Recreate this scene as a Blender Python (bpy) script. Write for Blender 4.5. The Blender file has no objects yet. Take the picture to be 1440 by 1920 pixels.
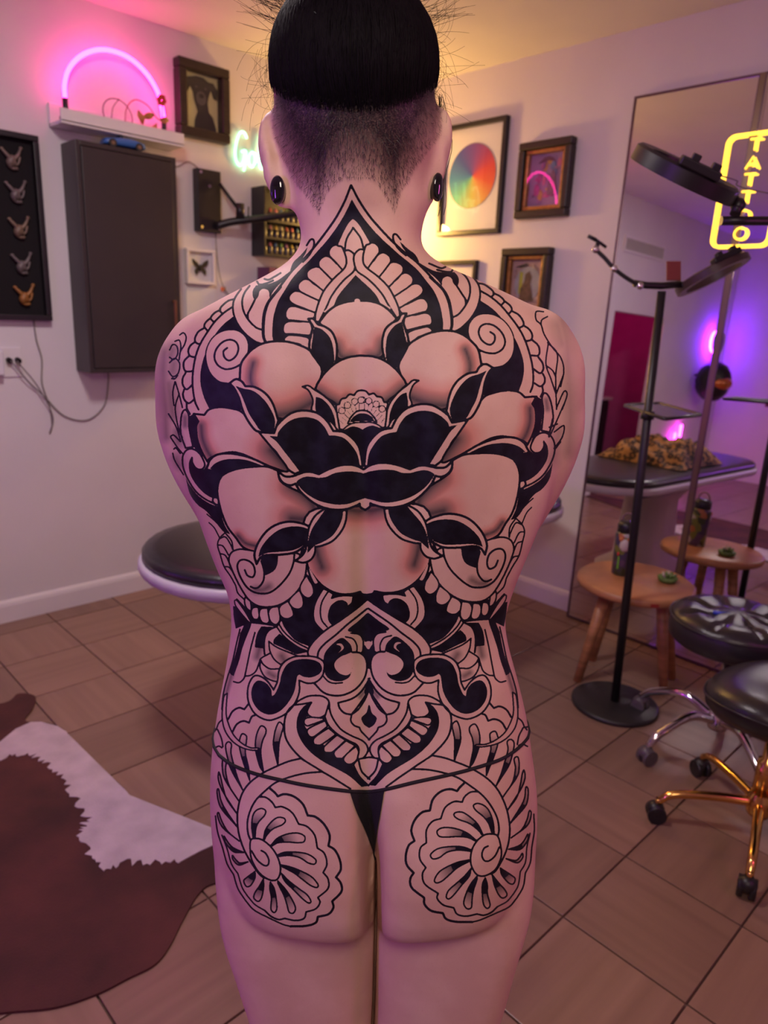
import bpy, bmesh, math, random
import numpy as np
from mathutils import Vector, Matrix, noise as mnoise

sc = bpy.context.scene
col = sc.collection
random.seed(7)
PI = math.pi

# ------------------------------------------------------------------ camera
# world axes follow the room: the left-hand wall is y = LY, the right-hand wall x = RX
F_PX, PITCH, ROLL, YAW, CAM_H = 1347.47, math.radians(15.461), math.radians(2.5006), math.radians(44.3594), 1.39
LY, RX, CEIL = 3.25, 3.0, 2.54
CY, SY = math.cos(YAW), math.sin(YAW)
def heading_to_room(v):
    return Vector((v[0]*CY + v[1]*SY, -v[0]*SY + v[1]*CY, v[2]))
_fw = Vector((0, math.cos(PITCH), -math.sin(PITCH)))
_r0 = Vector((1, 0, 0)); _u0 = _r0.cross(_fw)
_r = _r0*math.cos(ROLL) + _u0*math.sin(ROLL)
_u = -_r0*math.sin(ROLL) + _u0*math.cos(ROLL)
cam_data = bpy.data.cameras.new('camera')
cam = bpy.data.objects.new('camera', cam_data); col.objects.link(cam)
cam_data.sensor_fit = 'HORIZONTAL'; cam_data.sensor_width = 36.0
cam_data.lens = F_PX/1440*36.0
cam_data.clip_start = 0.02
R3, U3, W3 = heading_to_room(_r), heading_to_room(_u), heading_to_room(_fw)
M = Matrix((R3, U3, -W3)).transposed().to_4x4(); M.translation = (0, 0, CAM_H)
cam.matrix_world = M
cam_data.dof.use_dof = True
cam_data.dof.focus_distance = 0.74
cam_data.dof.aperture_fstop = 9.0
sc.camera = cam

# ------------------------------------------------------------------ world, exposure
w = bpy.data.worlds.new('world'); sc.world = w; w.use_nodes = True
w.node_tree.nodes['Background'].inputs[0].default_value = (0.10, 0.07, 0.12, 1)
w.node_tree.nodes['Background'].inputs[1].default_value = 0.25
sc.view_settings.view_transform = 'Standard'
sc.view_settings.look = 'None'
sc.view_settings.gamma = 1.0
sc.view_settings.use_curve_mapping = False
sc.view_settings.exposure = 0.20

def area_light(name, loc, target, size, power, color, size_y=None):
    l = bpy.data.lights.new(name, 'AREA'); l.energy = power; l.color = color
    l.size = size
    if size_y: l.shape = 'RECTANGLE'; l.size_y = size_y
    o = bpy.data.objects.new(name, l); col.objects.link(o); o.location = loc
    o.rotation_euler = (Vector(target)-Vector(loc)).to_track_quat('-Z', 'Y').to_euler()
    return o
# ceiling panel over the treatment bed; then added back, key and coloured lights, all unseen
area_light('light_ceiling_bed', (0.75, 1.65, 2.49), (0.9, 1.9, 0), 0.30, 19, (1.0, 0.87, 0.88))
area_light('light_added_back', (-0.42, -0.55, 2.46), (0.5, 0.5, 1.1), 0.45, 9, (1.0, 0.78, 0.68))
area_light('light_added_key', (-0.16, -0.10, 1.93), (0.50, 0.50, 1.27), 0.30, 5.2, (1.0, 0.80, 0.70))
area_light('light_added_purple', (-1.35, 0.85, 1.15), (0.5, 0.55, 0.95), 0.12, 12.5, (0.45, 0.10, 1.0), 1.1)
area_light('light_added_magenta', (1.55, -0.75, 1.30), (0.55, 0.5, 1.0), 0.12, 7.0, (0.95, 0.14, 0.62), 1.1)

def px_ray(x, y):
    d = _fw + _r*((x-720)/F_PX) + _u*((960-y)/F_PX)
    return heading_to_room(d)
def on_floor(x, y, z=0.0):
    d = px_ray(x, y); t = (z-CAM_H)/d.z
    return Vector((d.x*t, d.y*t, z))
def on_left(x, y, Y=LY):
    d = px_ray(x, y); t = Y/d.y
    return Vector((d.x*t, Y, CAM_H+d.z*t))
def on_right(x, y, X=RX):
    d = px_ray(x, y); t = X/d.x
    return Vector((X, d.y*t, CAM_H+d.z*t))
def heading_px(x, y, Y):
    "point in the person's (heading) frame at forward distance Y"
    d = _fw + _r*((x-720)/F_PX) + _u*((960-y)/F_PX); t = Y/d.y
    return Vector((d.x*t, Y, CAM_H+d.z*t))
def to_px(P):
    q = Vector(P)-Vector((0, 0, CAM_H)); d = q.dot(W3)
    if d < 0.01: return (-9999, -9999)
    return (720+F_PX*q.dot(R3)/d, 960-F_PX*q.dot(U3)/d)

# ------------------------------------------------------------------ materials
def L(c):
    return tuple(((v/255)/12.92 if v/255 <= .04045 else ((v/255+.055)/1.055)**2.4) for v in c)
MATS = {}
def mat(name, color=(.8, .8, .8), rough=.5, metal=0.0, emit=None, estr=0.0, var=0.0, vscale=8.0, bump=0.0, bscale=60.0, coat=0.0, trans=0.0, alpha=1.0, spec=.5, color2=None, stretch=None):
    if name in MATS: return MATS[name]
    m = bpy.data.materials.new(name); m.use_nodes = True; MATS[name] = m
    nt = m.node_tree; b = nt.nodes['Principled BSDF']
    b.inputs['Base Color'].default_value = (*color, 1); b.inputs['Roughness'].default_value = rough
    b.inputs['Metallic'].default_value = metal; b.inputs['Coat Weight'].default_value = coat
    b.inputs['Transmission Weight'].default_value = trans; b.inputs['Alpha'].default_value = alpha
    b.inputs['Specular IOR Level'].default_value = spec
    if emit:
        b.inputs['Emission Color'].default_value = (*emit, 1); b.inputs['Emission Strength'].default_value = estr
    tc = None
    if var or bump or color2:
        tc = nt.nodes.new('ShaderNodeTexCoord'); mp = nt.nodes.new('ShaderNodeMapping')
        if stretch: mp.inputs['Scale'].default_value = stretch
        nt.links.new(tc.outputs['Object'], mp.inputs['Vector'])
    if var or color2:
        n = nt.nodes.new('ShaderNodeTexNoise'); n.inputs['Scale'].default_value = vscale; n.inputs['Detail'].default_value = 4
        nt.links.new(mp.outputs['Vector'], n.inputs['Vector'])
        r = nt.nodes.new('ShaderNodeValToRGB')
        c2 = color2 if color2 else tuple(min(1, v*(1+var)) for v in color)
        c1 = color if color2 else tuple(v*(1-var) for v in color)
        r.color_ramp.elements[0].position = .32; r.color_ramp.elements[1].position = .68
        r.color_ramp.elements[0].color = (*c1, 1); r.color_ramp.elements[1].color = (*c2, 1)
        nt.links.new(n.outputs['Fac'], r.inputs['Fac']); nt.links.new(r.outputs['Color'], b.inputs['Base Color'])
    if bump:
        n2 = nt.nodes.new('ShaderNodeTexNoise'); n2.inputs['Scale'].default_value = bscale; n2.inputs['Detail'].default_value = 3
        nt.links.new(mp.outputs['Vector'], n2.inputs['Vector'])
        bm_ = nt.nodes.new('ShaderNodeBump'); bm_.inputs['Strength'].default_value = bump; bm_.inputs['Distance'].default_value = .004
        nt.links.new(n2.outputs['Fac'], bm_.inputs['Height']); nt.links.new(bm_.outputs['Normal'], b.inputs['Normal'])
    return m

# ------------------------------------------------------------------ mesh building
class MB:
    def __init__(s): s.v = []; s.f = []; s.sm = []
    def add(s, vs, fs, smooth=False, M=None):
        o = len(s.v)
        for p in vs: s.v.append(tuple(M @ Vector(p)) if M is not None else tuple(p))
        for f in fs: s.f.append(tuple(o+i for i in f)); s.sm.append(smooth)
        return s
    def box(s, c, d, rot=None, bev=0.0):
        x, y, z = (k/2 for k in d)
        M_ = Matrix.Translation(c) @ (rot.to_4x4() if rot is not None else Matrix.Identity(4))
        if bev <= 0:
            vs = [(-x,-y,-z),(x,-y,-z),(x,y,-z),(-x,y,-z),(-x,-y,z),(x,-y,z),(x,y,z),(-x,y,z)]
            return s.add(vs, [(0,3,2,1),(4,5,6,7),(0,1,5,4),(1,2,6,5),(2,3,7,6),(3,0,4,7)], False, M_)
        bm = bmesh.new(); bmesh.ops.create_cube(bm, size=1.0)
        for v in bm.verts: v.co = Vector((v.co.x*d[0], v.co.y*d[1], v.co.z*d[2]))
        bmesh.ops.bevel(bm, geom=list(bm.edges), offset=min(bev, .49*min(d)), segments=2, profile=.5, affect='EDGES')
        bm.verts.index_update()
        s.add([v.co[:] for v in bm.verts], [[v.index for v in f.verts] for f in bm.faces], False, M_); bm.free()
        return s
    def tube(s, pts, r, n=8, closed=False, caps=True):
        pts = [Vector(p) for p in pts]; m = len(pts)
        rs = r if isinstance(r, (list, tuple)) else [r]*m
        o = len(s.v); up = None
        for i, p in enumerate(pts):
            if closed: t = (pts[(i+1) % m]-pts[i-1])
            else: t = pts[min(i+1, m-1)]-pts[max(i-1, 0)]
            if t.length < 1e-9: t = Vector((0, 0, 1))
            t.normalize()
            if up is None:
                up = Vector((0, 0, 1)) if abs(t.z) < .9 else Vector((1, 0, 0))
            a = (up - t*up.dot(t))
            if a.length < 1e-6: a = t.orthogonal()
            a.normalize(); b = t.cross(a); up = a
            for k in range(n):
                an = 2*PI*k/n; s.v.append(tuple(p + (a*math.cos(an)+b*math.sin(an))*rs[i]))
        segs = m if closed else m-1
        for i in range(segs):
            j = (i+1) % m
            for k in range(n):
                k2 = (k+1) % n
                s.f.append((o+i*n+k, o+i*n+k2, o+j*n+k2, o+j*n+k)); s.sm.append(True)
        if caps and not closed:
            s.f.append(tuple(o+k for k in range(n))[::-1]); s.sm.append(False)
            s.f.append(tuple(o+(m-1)*n+k for k in range(n))); s.sm.append(False)
        return s
    def cyl(s, p0, p1, r0, r1=None, n=20):
        return s.tube([p0, p1], [r0, r0 if r1 is None else r1], n)
    def lathe(s, prof, n=28, M=None, smooth=True):
        "prof: list of (r,z) bottom to top about local z"
        o = len(s.v); T = M if M is not None else Matrix.Identity(4)
        for (r, z) in prof:
            for k in range(n):
                an = 2*PI*k/n; s.v.append(tuple(T @ Vector((r*math.cos(an), r*math.sin(an), z))))
        for i in range(len(prof)-1):
            for k in range(n):
                k2 = (k+1) % n
                s.f.append((o+i*n+k, o+i*n+k2, o+(i+1)*n+k2, o+(i+1)*n+k)); s.sm.append(smooth)
        if prof[0][0] > 1e-6: s.f.append(tuple(o+k for k in range(n))[::-1]); s.sm.append(False)
        if prof[-1][0] > 1e-6: s.f.append(tuple(o+(len(prof)-1)*n+k for k in range(n))); s.sm.append(False)
        return s
    def ball(s, c, r, nu=16, nv=10, rot=None):
        rr = r if isinstance(r, (tuple, list)) else (r, r, r)
        M_ = Matrix.Translation(c) @ (rot.to_4x4() if rot is not None else Matrix.Identity(4)) @ Matrix.Diagonal((*rr, 1))
        return s.lathe([(max(1e-7, math.sin(PI*i/nv)), -math.cos(PI*i/nv)) for i in range(nv+1)], nu, M_)
    def prism(s, poly, z0, z1, M=None, smooth=False):
        n = len(poly)
        vs = [(p[0], p[1], z0) for p in poly]+[(p[0], p[1], z1) for p in poly]
        fs = [tuple(range(n))[::-1], tuple(range(n, 2*n))]+[(i, (i+1) % n, n+(i+1) % n, n+i) for i in range(n)]
        return s.add(vs, fs, smooth, M)
    def rings(s, rings, caps=True, smooth=True):
        o = len(s.v); n = len(rings[0])
        for rg in rings: s.v.extend(tuple(p) for p in rg)
        for i in range(len(rings)-1):
            for k in range(n):
                k2 = (k+1) % n
                s.f.append((o+i*n+k, o+i*n+k2, o+(i+1)*n+k2, o+(i+1)*n+k)); s.sm.append(smooth)
        if caps:
            s.f.append(tuple(o+k for k in range(n))[::-1]); s.sm.append(False)
            s.f.append(tuple(o+(len(rings)-1)*n+k for k in range(n))); s.sm.append(False)
        return s
    def mesh(s, name):
        me = bpy.data.meshes.new(name); me.from_pydata(s.v, [], s.f)
        me.polygons.foreach_set('use_smooth', s.sm); me.update()
        return me
def obj(name, mb, m, parent=None, loc=None, rot=None):
    me = mb if isinstance(mb, bpy.types.Mesh) else mb.mesh(name)
    o = bpy.data.objects.new(name, me); col.objects.link(o)
    if m is not None and len(me.materials) == 0: me.materials.append(m)
    if parent is not None: o.parent = parent
    if loc is not None: o.location = loc
    if rot is not None: o.rotation_euler = rot
    return o
def tag(o, label=None, cat=None, group=None, kind=None):
    if label: o['label'] = label
    if cat: o['category'] = cat
    if group: o['group'] = group
    if kind: o['kind'] = kind
    return o
def thing(name, label, cat, loc=(0, 0, 0), rotz=0.0, group=None):
    o = bpy.data.objects.new(name, None); col.objects.link(o); o.empty_display_size = .1
    o.location = loc; o.rotation_euler = (0, 0, rotz)
    return tag(o, label, cat, group)
def bez(pts, n=8, closed=False):
    "Catmull-Rom through points"
    P = [Vector(p) for p in pts]; m = len(P); out = []
    for i in range(m if closed else m-1):
        p1, p2 = P[i], P[(i+1) % m]
        p0 = P[i-1] if (closed or i > 0) else p1*2-p2
        p3 = P[(i+2) % m] if (closed or i+2 < m) else p2*2-p1
        for k in range(n):
            t = k/n
            out.append(.5*((2*p1)+(p2-p0)*t+(2*p0-5*p1+4*p2-p3)*t*t+(-p0+3*p1-3*p2+p3)*t**3))
    if not closed: out.append(P[-1])
    return out
VOX = .0039; SKIN_A = (.67, .43, .32); SKIN_B = (.75, .51, .385)
XF, YB = -2.4, -1.9                       # far wall and the wall behind the photographer
wall_m = mat('painted_wall', (.70, .66, .66), .75, var=.03, vscale=3, bump=.12, bscale=90)
ceil_m = mat('painted_ceiling', (.72, .69, .66), .8, var=.03, vscale=3, bump=.10, bscale=70)
white_m = mat('white_gloss_paint', (.74, .70, .70), .45, var=.03, vscale=5)
# ------------------------------------------------------------------ floor of square tiles
floor = tag(obj('floor', MB().box(((XF+RX)/2, (YB+LY)/2, -.052), (RX-XF+.4, LY-YB+.4, .09)), mat('grout', (.125, .068, .055), .85)), kind='structure')
TP = .305; TX, TY = 1.030 % TP, 2.209 % TP
tile_m = bpy.data.materials.new('wood_look_tile'); tile_m.use_nodes = True
_nt = tile_m.node_tree; _b = _nt.nodes['Principled BSDF']
_tc = _nt.nodes.new('ShaderNodeTexCoord'); _oi = _nt.nodes.new('ShaderNodeObjectInfo'); _mp = _nt.nodes.new('ShaderNodeMapping'); _mp.inputs['Scale'].default_value = (1.5, 26, 8)
_ad = _nt.nodes.new('ShaderNodeVectorMath'); _ad.operation = 'ADD'; _sc = _nt.nodes.new('ShaderNodeVectorMath'); _sc.operation = 'SCALE'; _sc.inputs[3].default_value = 37.0
_nt.links.new(_oi.outputs['Location'], _sc.inputs[0]); _nt.links.new(_tc.outputs['Object'], _mp.inputs['Vector']); _nt.links.new(_mp.outputs['Vector'], _ad.inputs[0]); _nt.links.new(_sc.outputs[0], _ad.inputs[1])
_no = _nt.nodes.new('ShaderNodeTexNoise'); _no.inputs['Scale'].default_value = 1.0; _no.inputs['Detail'].default_value = 5; _nt.links.new(_ad.outputs[0], _no.inputs['Vector'])
_cr = _nt.nodes.new('ShaderNodeValToRGB'); _cr.color_ramp.elements[0].position = .28; _cr.color_ramp.elements[1].position = .72
_cr.color_ramp.elements[0].color = (.215, .122, .086, 1); _cr.color_ramp.elements[1].color = (.285, .168, .118, 1)
_nt.links.new(_no.outputs['Fac'], _cr.inputs['Fac'])
_hs = _nt.nodes.new('ShaderNodeHueSaturation'); _mr = _nt.nodes.new('ShaderNodeMapRange'); _mr.inputs[3].default_value = .86; _mr.inputs[4].default_value = 1.12
_nt.links.new(_oi.outputs['Random'], _mr.inputs[0]); _nt.links.new(_mr.outputs[0], _hs.inputs['Value']); _nt.links.new(_cr.outputs['Color'], _hs.inputs['Color']); _nt.links.new(_hs.outputs['Color'], _b.inputs['Base Color'])
_b.inputs['Roughness'].default_value = .30; _b.inputs['Specular IOR Level'].default_value = .45
tile_me = MB().box((0, 0, -.004), (TP-.005, TP-.005, .008), bev=.0012).mesh('tile'); tile_me.materials.append(tile_m)
cells = []
for i in range(math.floor((XF-TX)/TP), math.ceil((RX-TX)/TP)+1):
    for j in range(math.floor((YB-TY)/TP), math.ceil((LY-TY)/TP)+1):
        cx, cy = TX+(i+.5)*TP, TY+(j+.5)*TP
        x0, x1, y0, y1 = max(XF, cx-TP/2), min(RX, cx+TP/2), max(YB, cy-TP/2), min(LY, cy+TP/2)
        if x1-x0 < .02 or y1-y0 < .02: continue
        px, py = to_px((cx, cy, 0)); seen = -130 < px < 1570 and 900 < py < 2150
        cells.append((0 if seen else 1, cx*cx+cy*cy, (x0+x1)/2, (y0+y1)/2, x1-x0, y1-y0, (i+j) % 2))
cells.sort(); field = MB()
for n_, (un, d2, cx, cy, wx, wy, par) in enumerate(cells):
    full = wx > TP-.002 and wy > TP-.002
    if n_ < 290 and not un:
        me_ = tile_me if full else None
        if me_ is None:
            me_ = MB().box((0, 0, -.004), ((wx if par == 0 else wy)-.005, (wy if par == 0 else wx)-.005, .008)).mesh('tile'); me_.materials.append(tile_m)
        obj('tile', me_, None, floor, (cx, cy, 0), (0, 0, PI/2*par))
    else:
        field.box((cx, cy, -.004), (wx-.005, wy-.005, .008))
if field.v: tag(obj('tile_field', field, tile_m, floor), kind='stuff')
# ------------------------------------------------------------------ walls, ceiling, baseboards
H = CEIL
NX0, NX1, NZ = -.84, .10, 1.62           # low opening to a pink back room
tag(obj('wall_left', MB().box(((NX1+RX+.1)/2, LY+.05, H/2), (RX+.1-NX1, .1, H)).box(((XF-.1+NX0)/2, LY+.05, H/2), (NX0-XF+.1, .1, H)).box(((NX0+NX1)/2, LY+.05, (H+NZ)/2), (NX1-NX0, .1, H-NZ)), wall_m), kind='structure')
alc = mat('magenta_paint', (.42, .10, .24), .7, var=.06)
ND = 1.0
tag(obj('wall_alcove', MB().box(((NX0+NX1)/2, LY+ND+.05, NZ/2+.2), (NX1-NX0+1.0, .1, NZ+.4)).box((NX0-.45, LY+ND/2+.05, NZ/2+.2), (.1, ND-.1, NZ+.4)).box((NX1+.45, LY+ND/2+.05, NZ/2+.2), (.1, ND-.1, NZ+.4)).box(((NX0+NX1)/2, LY+ND/2+.05, NZ+.45), (NX1-NX0+1.0, ND-.1, .1)).box(((NX0+NX1)/2, LY+ND/2+.05, -.05), (NX1-NX0+1.0, ND-.1, .1)), alc), kind='structure')
tag(obj('wall_right', MB().box((RX+.05, (YB+LY)/2, H/2), (.1, LY-YB+.2, H)), wall_m), kind='structure')
tag(obj('wall_back', MB().box(((XF+RX)/2, YB-.05, H/2), (RX-XF+.2, .1, H)), wall_m), kind='structure')
tag(obj('wall_far', MB().box((XF-.05, (YB+LY)/2, H/2), (.1, LY-YB+.2, H)), wall_m), kind='structure')
tag(obj('ceiling', MB().box(((XF+RX)/2, (YB+LY)/2, H+.05), (RX-XF+.4, LY-YB+.4, .1)), ceil_m), kind='structure')
def board(x0, y0, x1, y1):
    mb = MB(); dx, dy = x1-x0, y1-y0; L_ = math.hypot(dx, dy); ang = math.atan2(dy, dx)
    M_ = Matrix.Translation((x0, y0, 0)) @ Matrix.Rotation(ang, 4, 'Z') @ Matrix.Rotation(PI/2, 4, 'X') @ Matrix.Rotation(PI/2, 4, 'Y')
    prof = [(0, 0), (.014, 0), (.014, .075), (.011, .088), (.006, .097), (0, .100)]
    mb.add([(0, -p[0], p[1]) for p in prof]+[(L_, -p[0], p[1]) for p in prof], [(5, 4, 3, 2, 1, 0), (6, 7, 8, 9, 10, 11)]+[(k, (k+1) % 6, 6+(k+1) % 6, 6+k) for k in range(6)], False, Matrix.Translation((x0, y0, 0)) @ Matrix.Rotation(ang, 4, 'Z'))
    return mb
tag(obj('baseboard_left', board(NX1, LY, RX, LY), white_m), kind='structure')
tag(obj('baseboard_right', board(RX, LY-.014, RX, YB), white_m), kind='structure')
# ------------------------------------------------------------------ the person
BODY_Y = 0.76          # forward distance of the person's standing point
SB = 0.95
pr_loc = heading_to_room((0, BODY_Y, 0))
person = thing('person', 'standing person seen from behind with a tattooed back, dark topknot and shaved undercut', 'person', pr_loc, -YAW)
def hp(x, y, Y):
    "photo pixel at forward distance Y -> person-local point"
    p = heading_px(x, y, Y); return Vector((p.x, p.y-BODY_Y, p.z))
def interp(tab, t):
    xs = [a[0] for a in tab]
    return [float(np.interp(t, xs, [a[k] for a in tab])) for k in range(1, len(tab[0]))]
def smooth_tab(tab, ts):
    "monotone cubic-ish resample with Catmull-Rom"
    out = []
    n = len(tab)
    for t in ts:
        i = max(0, min(n-2, sum(1 for a in tab if a[0] <= t)-1))
        t0, t1 = tab[i][0], tab[i+1][0]; k = (t-t0)/(t1-t0)
        r = []
        for c in range(1, len(tab[0])):
            p1, p2 = tab[i][c], tab[i+1][c]
            m1 = (tab[i+1][c]-tab[i-1][c])/(tab[i+1][0]-tab[i-1][0])*(t1-t0) if i > 0 else (p2-p1)
            m2 = (tab[i+2][c]-tab[i][c])/(tab[i+2][0]-tab[i][0])*(t1-t0) if i+2 < n else (p2-p1)
            r.append((2*k**3-3*k*k+1)*p1+(k**3-2*k*k+k)*m1+(-2*k**3+3*k*k)*p2+(k**3-k*k)*m2)
        out.append(r)
    return out
# photo row: left outline, right outline, back depth, front depth (metres forward of the camera), roundness
TORSO = [
 (376, 555, 803, .692, .800, 2.1), (400, 556, 799, .696, .805, 2.1), (430, 564, 792, .698, .812, 2.1), (458, 566, 788, .696, .820, 2.1),
 (480, 552, 806, .690, .822, 2.0), (500, 530, 836, .684, .828, 2.0), (525, 484, 895, .678, .832, 2.0), (550, 436, 950, .672, .836, 2.1),
 (575, 390, 1000, .668, .842, 2.2), (600, 352, 1040, .666, .848, 2.2), (640, 338, 1056, .665, .855, 2.4), (700, 345, 1045, .664, .870, 2.6), (800, 345, 1040, .667, .885, 2.6), (900, 362, 1030, .674, .890, 2.6),
 (980, 385, 1006, .682, .885, 2.5), (1050, 410, 978, .692, .880, 2.5), (1100, 430, 960, .699, .878, 2.4), (1150, 437, 946, .704, .878, 2.4),
 (1200, 433, 951, .705, .880, 2.4), (1260, 423, 967, .700, .882, 2.4), (1330, 410, 984, .692, .884, 2.4), (1400, 401, 995, .684, .884, 2.4),
 (1480, 397, 1005, .684, .882, 2.3), (1560, 400, 1005, .690, .874, 2.2), (1640, 409, 998, .698, .866, 2.1), (1662, 413, 993, .706, .864, 2.1), (1690, 419, 987, .745, .862, 2.1), (1750, 436, 970, .785, .856, 2.1)]
# photo row: how far the buttocks stand out, how deep the cleft is
LOBES = [(1310, 0, 0), (1360, .004, .004), (1420, .016, .014), (1480, .030, .026), (1540, .040, .034), (1590, .042, .036), (1620, .037, .036), (1640, .026, .034), (1656, .008, .030), (1675, -.008, .024), (1700, -.010, .02), (1750, -.010, .02)]
def ring(l, r, yb, yf, ex, n=72, lobe=None):
    yc = (yb+yf)/2; hy = (yf-yb)/2
    A, B = hp(l[0], l[1], yc+.0*hy), hp(r[0], r[1], yc)
    c = (A+B)/2; ax = (B-A)/2; pts = []
    for k in range(n):
        a = 2*PI*k/n; ca, sa = math.cos(a), math.sin(a)
        q = 2/ex
        x = math.copysign(abs(ca)**q, ca); y = math.copysign(abs(sa)**q, sa)
        yy = hy*y
        if lobe and sa < 0:
            ax_ = abs(x)
            yy += -lobe[0]*(1-math.exp(-(ax_/.045)**1.3))*math.exp(-((ax_-.38)/.46)**4)*min(1, -y*1.4)+.75*lobe[1]*math.exp(-(ax_/.026)**1.2)
        pts.append(c+ax*x+Vector((0, yy, 0)))
    return pts
body_mb = MB()
ts = list(range(376, 1400, 14))+list(range(1400, 1751, 7))
body_mb.rings([ring((l, t), (r_, t), yb, yf, ex, 128, interp(LOBES, t) if t > 1310 else None) for t, (l, r_, yb, yf, ex) in zip(ts, smooth_tab(TORSO, ts))])
# head: photo rows
HEAD = [
 (-25, 640, 690, .735, .775, 2.0), (-5, 585, 745, .700, .812, 2.0), (30, 552, 780, .678, .838, 2.0), (80, 530, 803, .660, .856, 2.1), (140, 520, 813, .651, .866, 2.2), (200, 518, 815, .650, .868, 2.2),
 (250, 522, 818, .654, .866, 2.1), (290, 531, 818, .663, .862, 2.1), (330, 543, 810, .675, .858, 2.0), (370, 552, 803, .686, .850, 2.0), (400, 560, 796, .692, .842, 2.0), (425, 590, 765, .705, .835, 2.0)]
ts = list(range(-25, 425, 9))+[425]
body_mb.rings([ring((l, t), (r_, t), yb, yf, ex, 56) for t, (l, r_, yb, yf, ex) in zip(ts, smooth_tab(HEAD, ts))])
# face on the far side: nose, brow, lips, chin
fc = hp(680, 330, .865)
body_mb.ball(fc+Vector((0, .006, .0)), (.012, .018, .022)); body_mb.ball(fc+Vector((0, -.012, -.048)), (.024, .014, .009)); body_mb.ball(fc+Vector((0, -.010, -.078)), (.026, .02, .018)); body_mb.ball(fc+Vector((0, -.012, .045)), (.05, .018, .012))
body_mb.ball(fc+Vector((0, -.050, -.038)), (.056, .052, .062), 28, 18); body_mb.ball(fc+Vector((0, -.022, -.022)), (.034, .020, .030), 20, 12)
for s_ in (-1, 1):
    body_mb.ball(fc+Vector((s_*.031, -.010, .024)), (.013, .012, .011)); body_mb.ball(fc+Vector((s_*.04, -.018, -.018)), (.024, .02, .026))
# legs
LEGL = [(1560, 402, 718), (1660, 412, 716), (1720, 424, 714), (1780, 444, 711), (1840, 464, 709), (1920, 492, 707)]
LEGR = [(1560, 692, 1004), (1660, 694, 996), (1720, 695, 980), (1780, 695, 962), (1840, 695, 945), (1920, 695, 918)]
for tab in (LEGL, LEGR):
    rs = []
    for t in range(1560, 1921, 12):
        l, r_ = smooth_tab(tab, [t])[0]
        k = (t-1560)/360
        rs.append(ring((l, t), (r_, t), .702-.010*k, .868-.008*k, 2.05+.75*min(1, k*2.5), 64))
    top = rs[-1]; c0 = sum(top, Vector())/len(top); w0 = max(p.x for p in top)-c0.x; h0 = max(p.y for p in top)-c0.y
    sgn = -1 if tab is LEGL else 1
    for (z, cx, cy, hx, hy) in ((.44, .072, .01, .056, .064), (.38, .072, .012, .052, .06), (.29, .074, -.004, .05, .058), (.18, .076, .004, .037, .042), (.09, .078, .006, .031, .038), (.03, .078, .008, .036, .045), (.0, .078, .008, .034, .042)):
        cc = Vector((c0.x*.25+sgn*cx*.9-.002, cy, z))
        rs.append([cc+Vector((hx*math.cos(2*PI*k/64), hy*math.sin(2*PI*k/64), 0)) for k in range(64)])
    body_mb.rings(rs)
    fx = cc.x
    body_mb.ball((fx, .07, .028), (.040, .10, .028), 24, 14); body_mb.ball((fx, .12, .022), (.044, .055, .022), 24, 14)
    for i_ in range(5):
        xx = fx+sgn*(-.03+.015*i_); body_mb.ball((xx, .185-.008*i_*i_*.35, .013), (.0095-.0006*i_, .022, .011), 12, 8)
# arms: upper arms at the sides, forearms folded in front of the belly
ARML = [((398, 668), .752, .047), ((378, 700), .758, .047), ((375, 745), .766, .046), ((374, 800), .778, .0455), ((388, 865), .788, .0415), ((416, 930), .800, .037), ((440, 975), .820, .036), ((470, 990), .850, .035), ((520, 985), .900, .034), ((590, 975), .935, .029), ((640, 965), .950, .024), ((668, 960), .955, .022)]
ARMR = [((992, 662), .752, .047), ((1010, 695), .758, .047), ((1013, 745), .766, .046), ((1016, 805), .778, .0455), ((1004, 865), .788, .0415), ((978, 930), .800, .037), ((950, 975), .820, .036), ((915, 985), .850, .035), ((860, 995), .905, .034), ((790, 1005), .945, .029), ((740, 1010), .965, .024), ((710, 1012), .972, .022)]
for arm in (ARML, ARMR):
    P = [hp(a[0][0], a[0][1], a[1]) for a in arm]
    pp = bez(P, 5); rr = [float(np.interp(i, [5*k for k in range(len(arm))], [a[2] for a in arm])) for i in range(len(pp))]
    body_mb.tube(pp, rr, 28); body_mb.ball(P[0], arm[0][2], 28, 18); body_mb.ball(P[-1], arm[-1][2])
    # hand: palm, four fingers and a thumb wrapped on the opposite forearm
    d = (P[-1]-P[-2]).normalized(); pc = P[-1]+d*.035
    body_mb.ball(pc, (.045, .016, .038), 20, 12)
    for i_ in range(4):
        b0 = pc+d*.032+Vector((0, 0, .027-.018*i_)); ln = (.062, .070, .066, .052)[i_]
        body_mb.tube(bez([b0, b0+d*ln*.5+Vector((0, .006, 0)), b0+d*ln+Vector((0, -.012, -.004))], 4), [.009]*6+[.0085, .008, .007], 10)
    t0 = pc-d*.012+Vector((0, 0, .03))
    body_mb.tube(bez([t0, t0+d*.026+Vector((0, -.008, .018)), t0+d*.055+Vector((0, -.018, .022))], 4), [.0115]*5+[.011, .010, .009, .008], 10)
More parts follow.
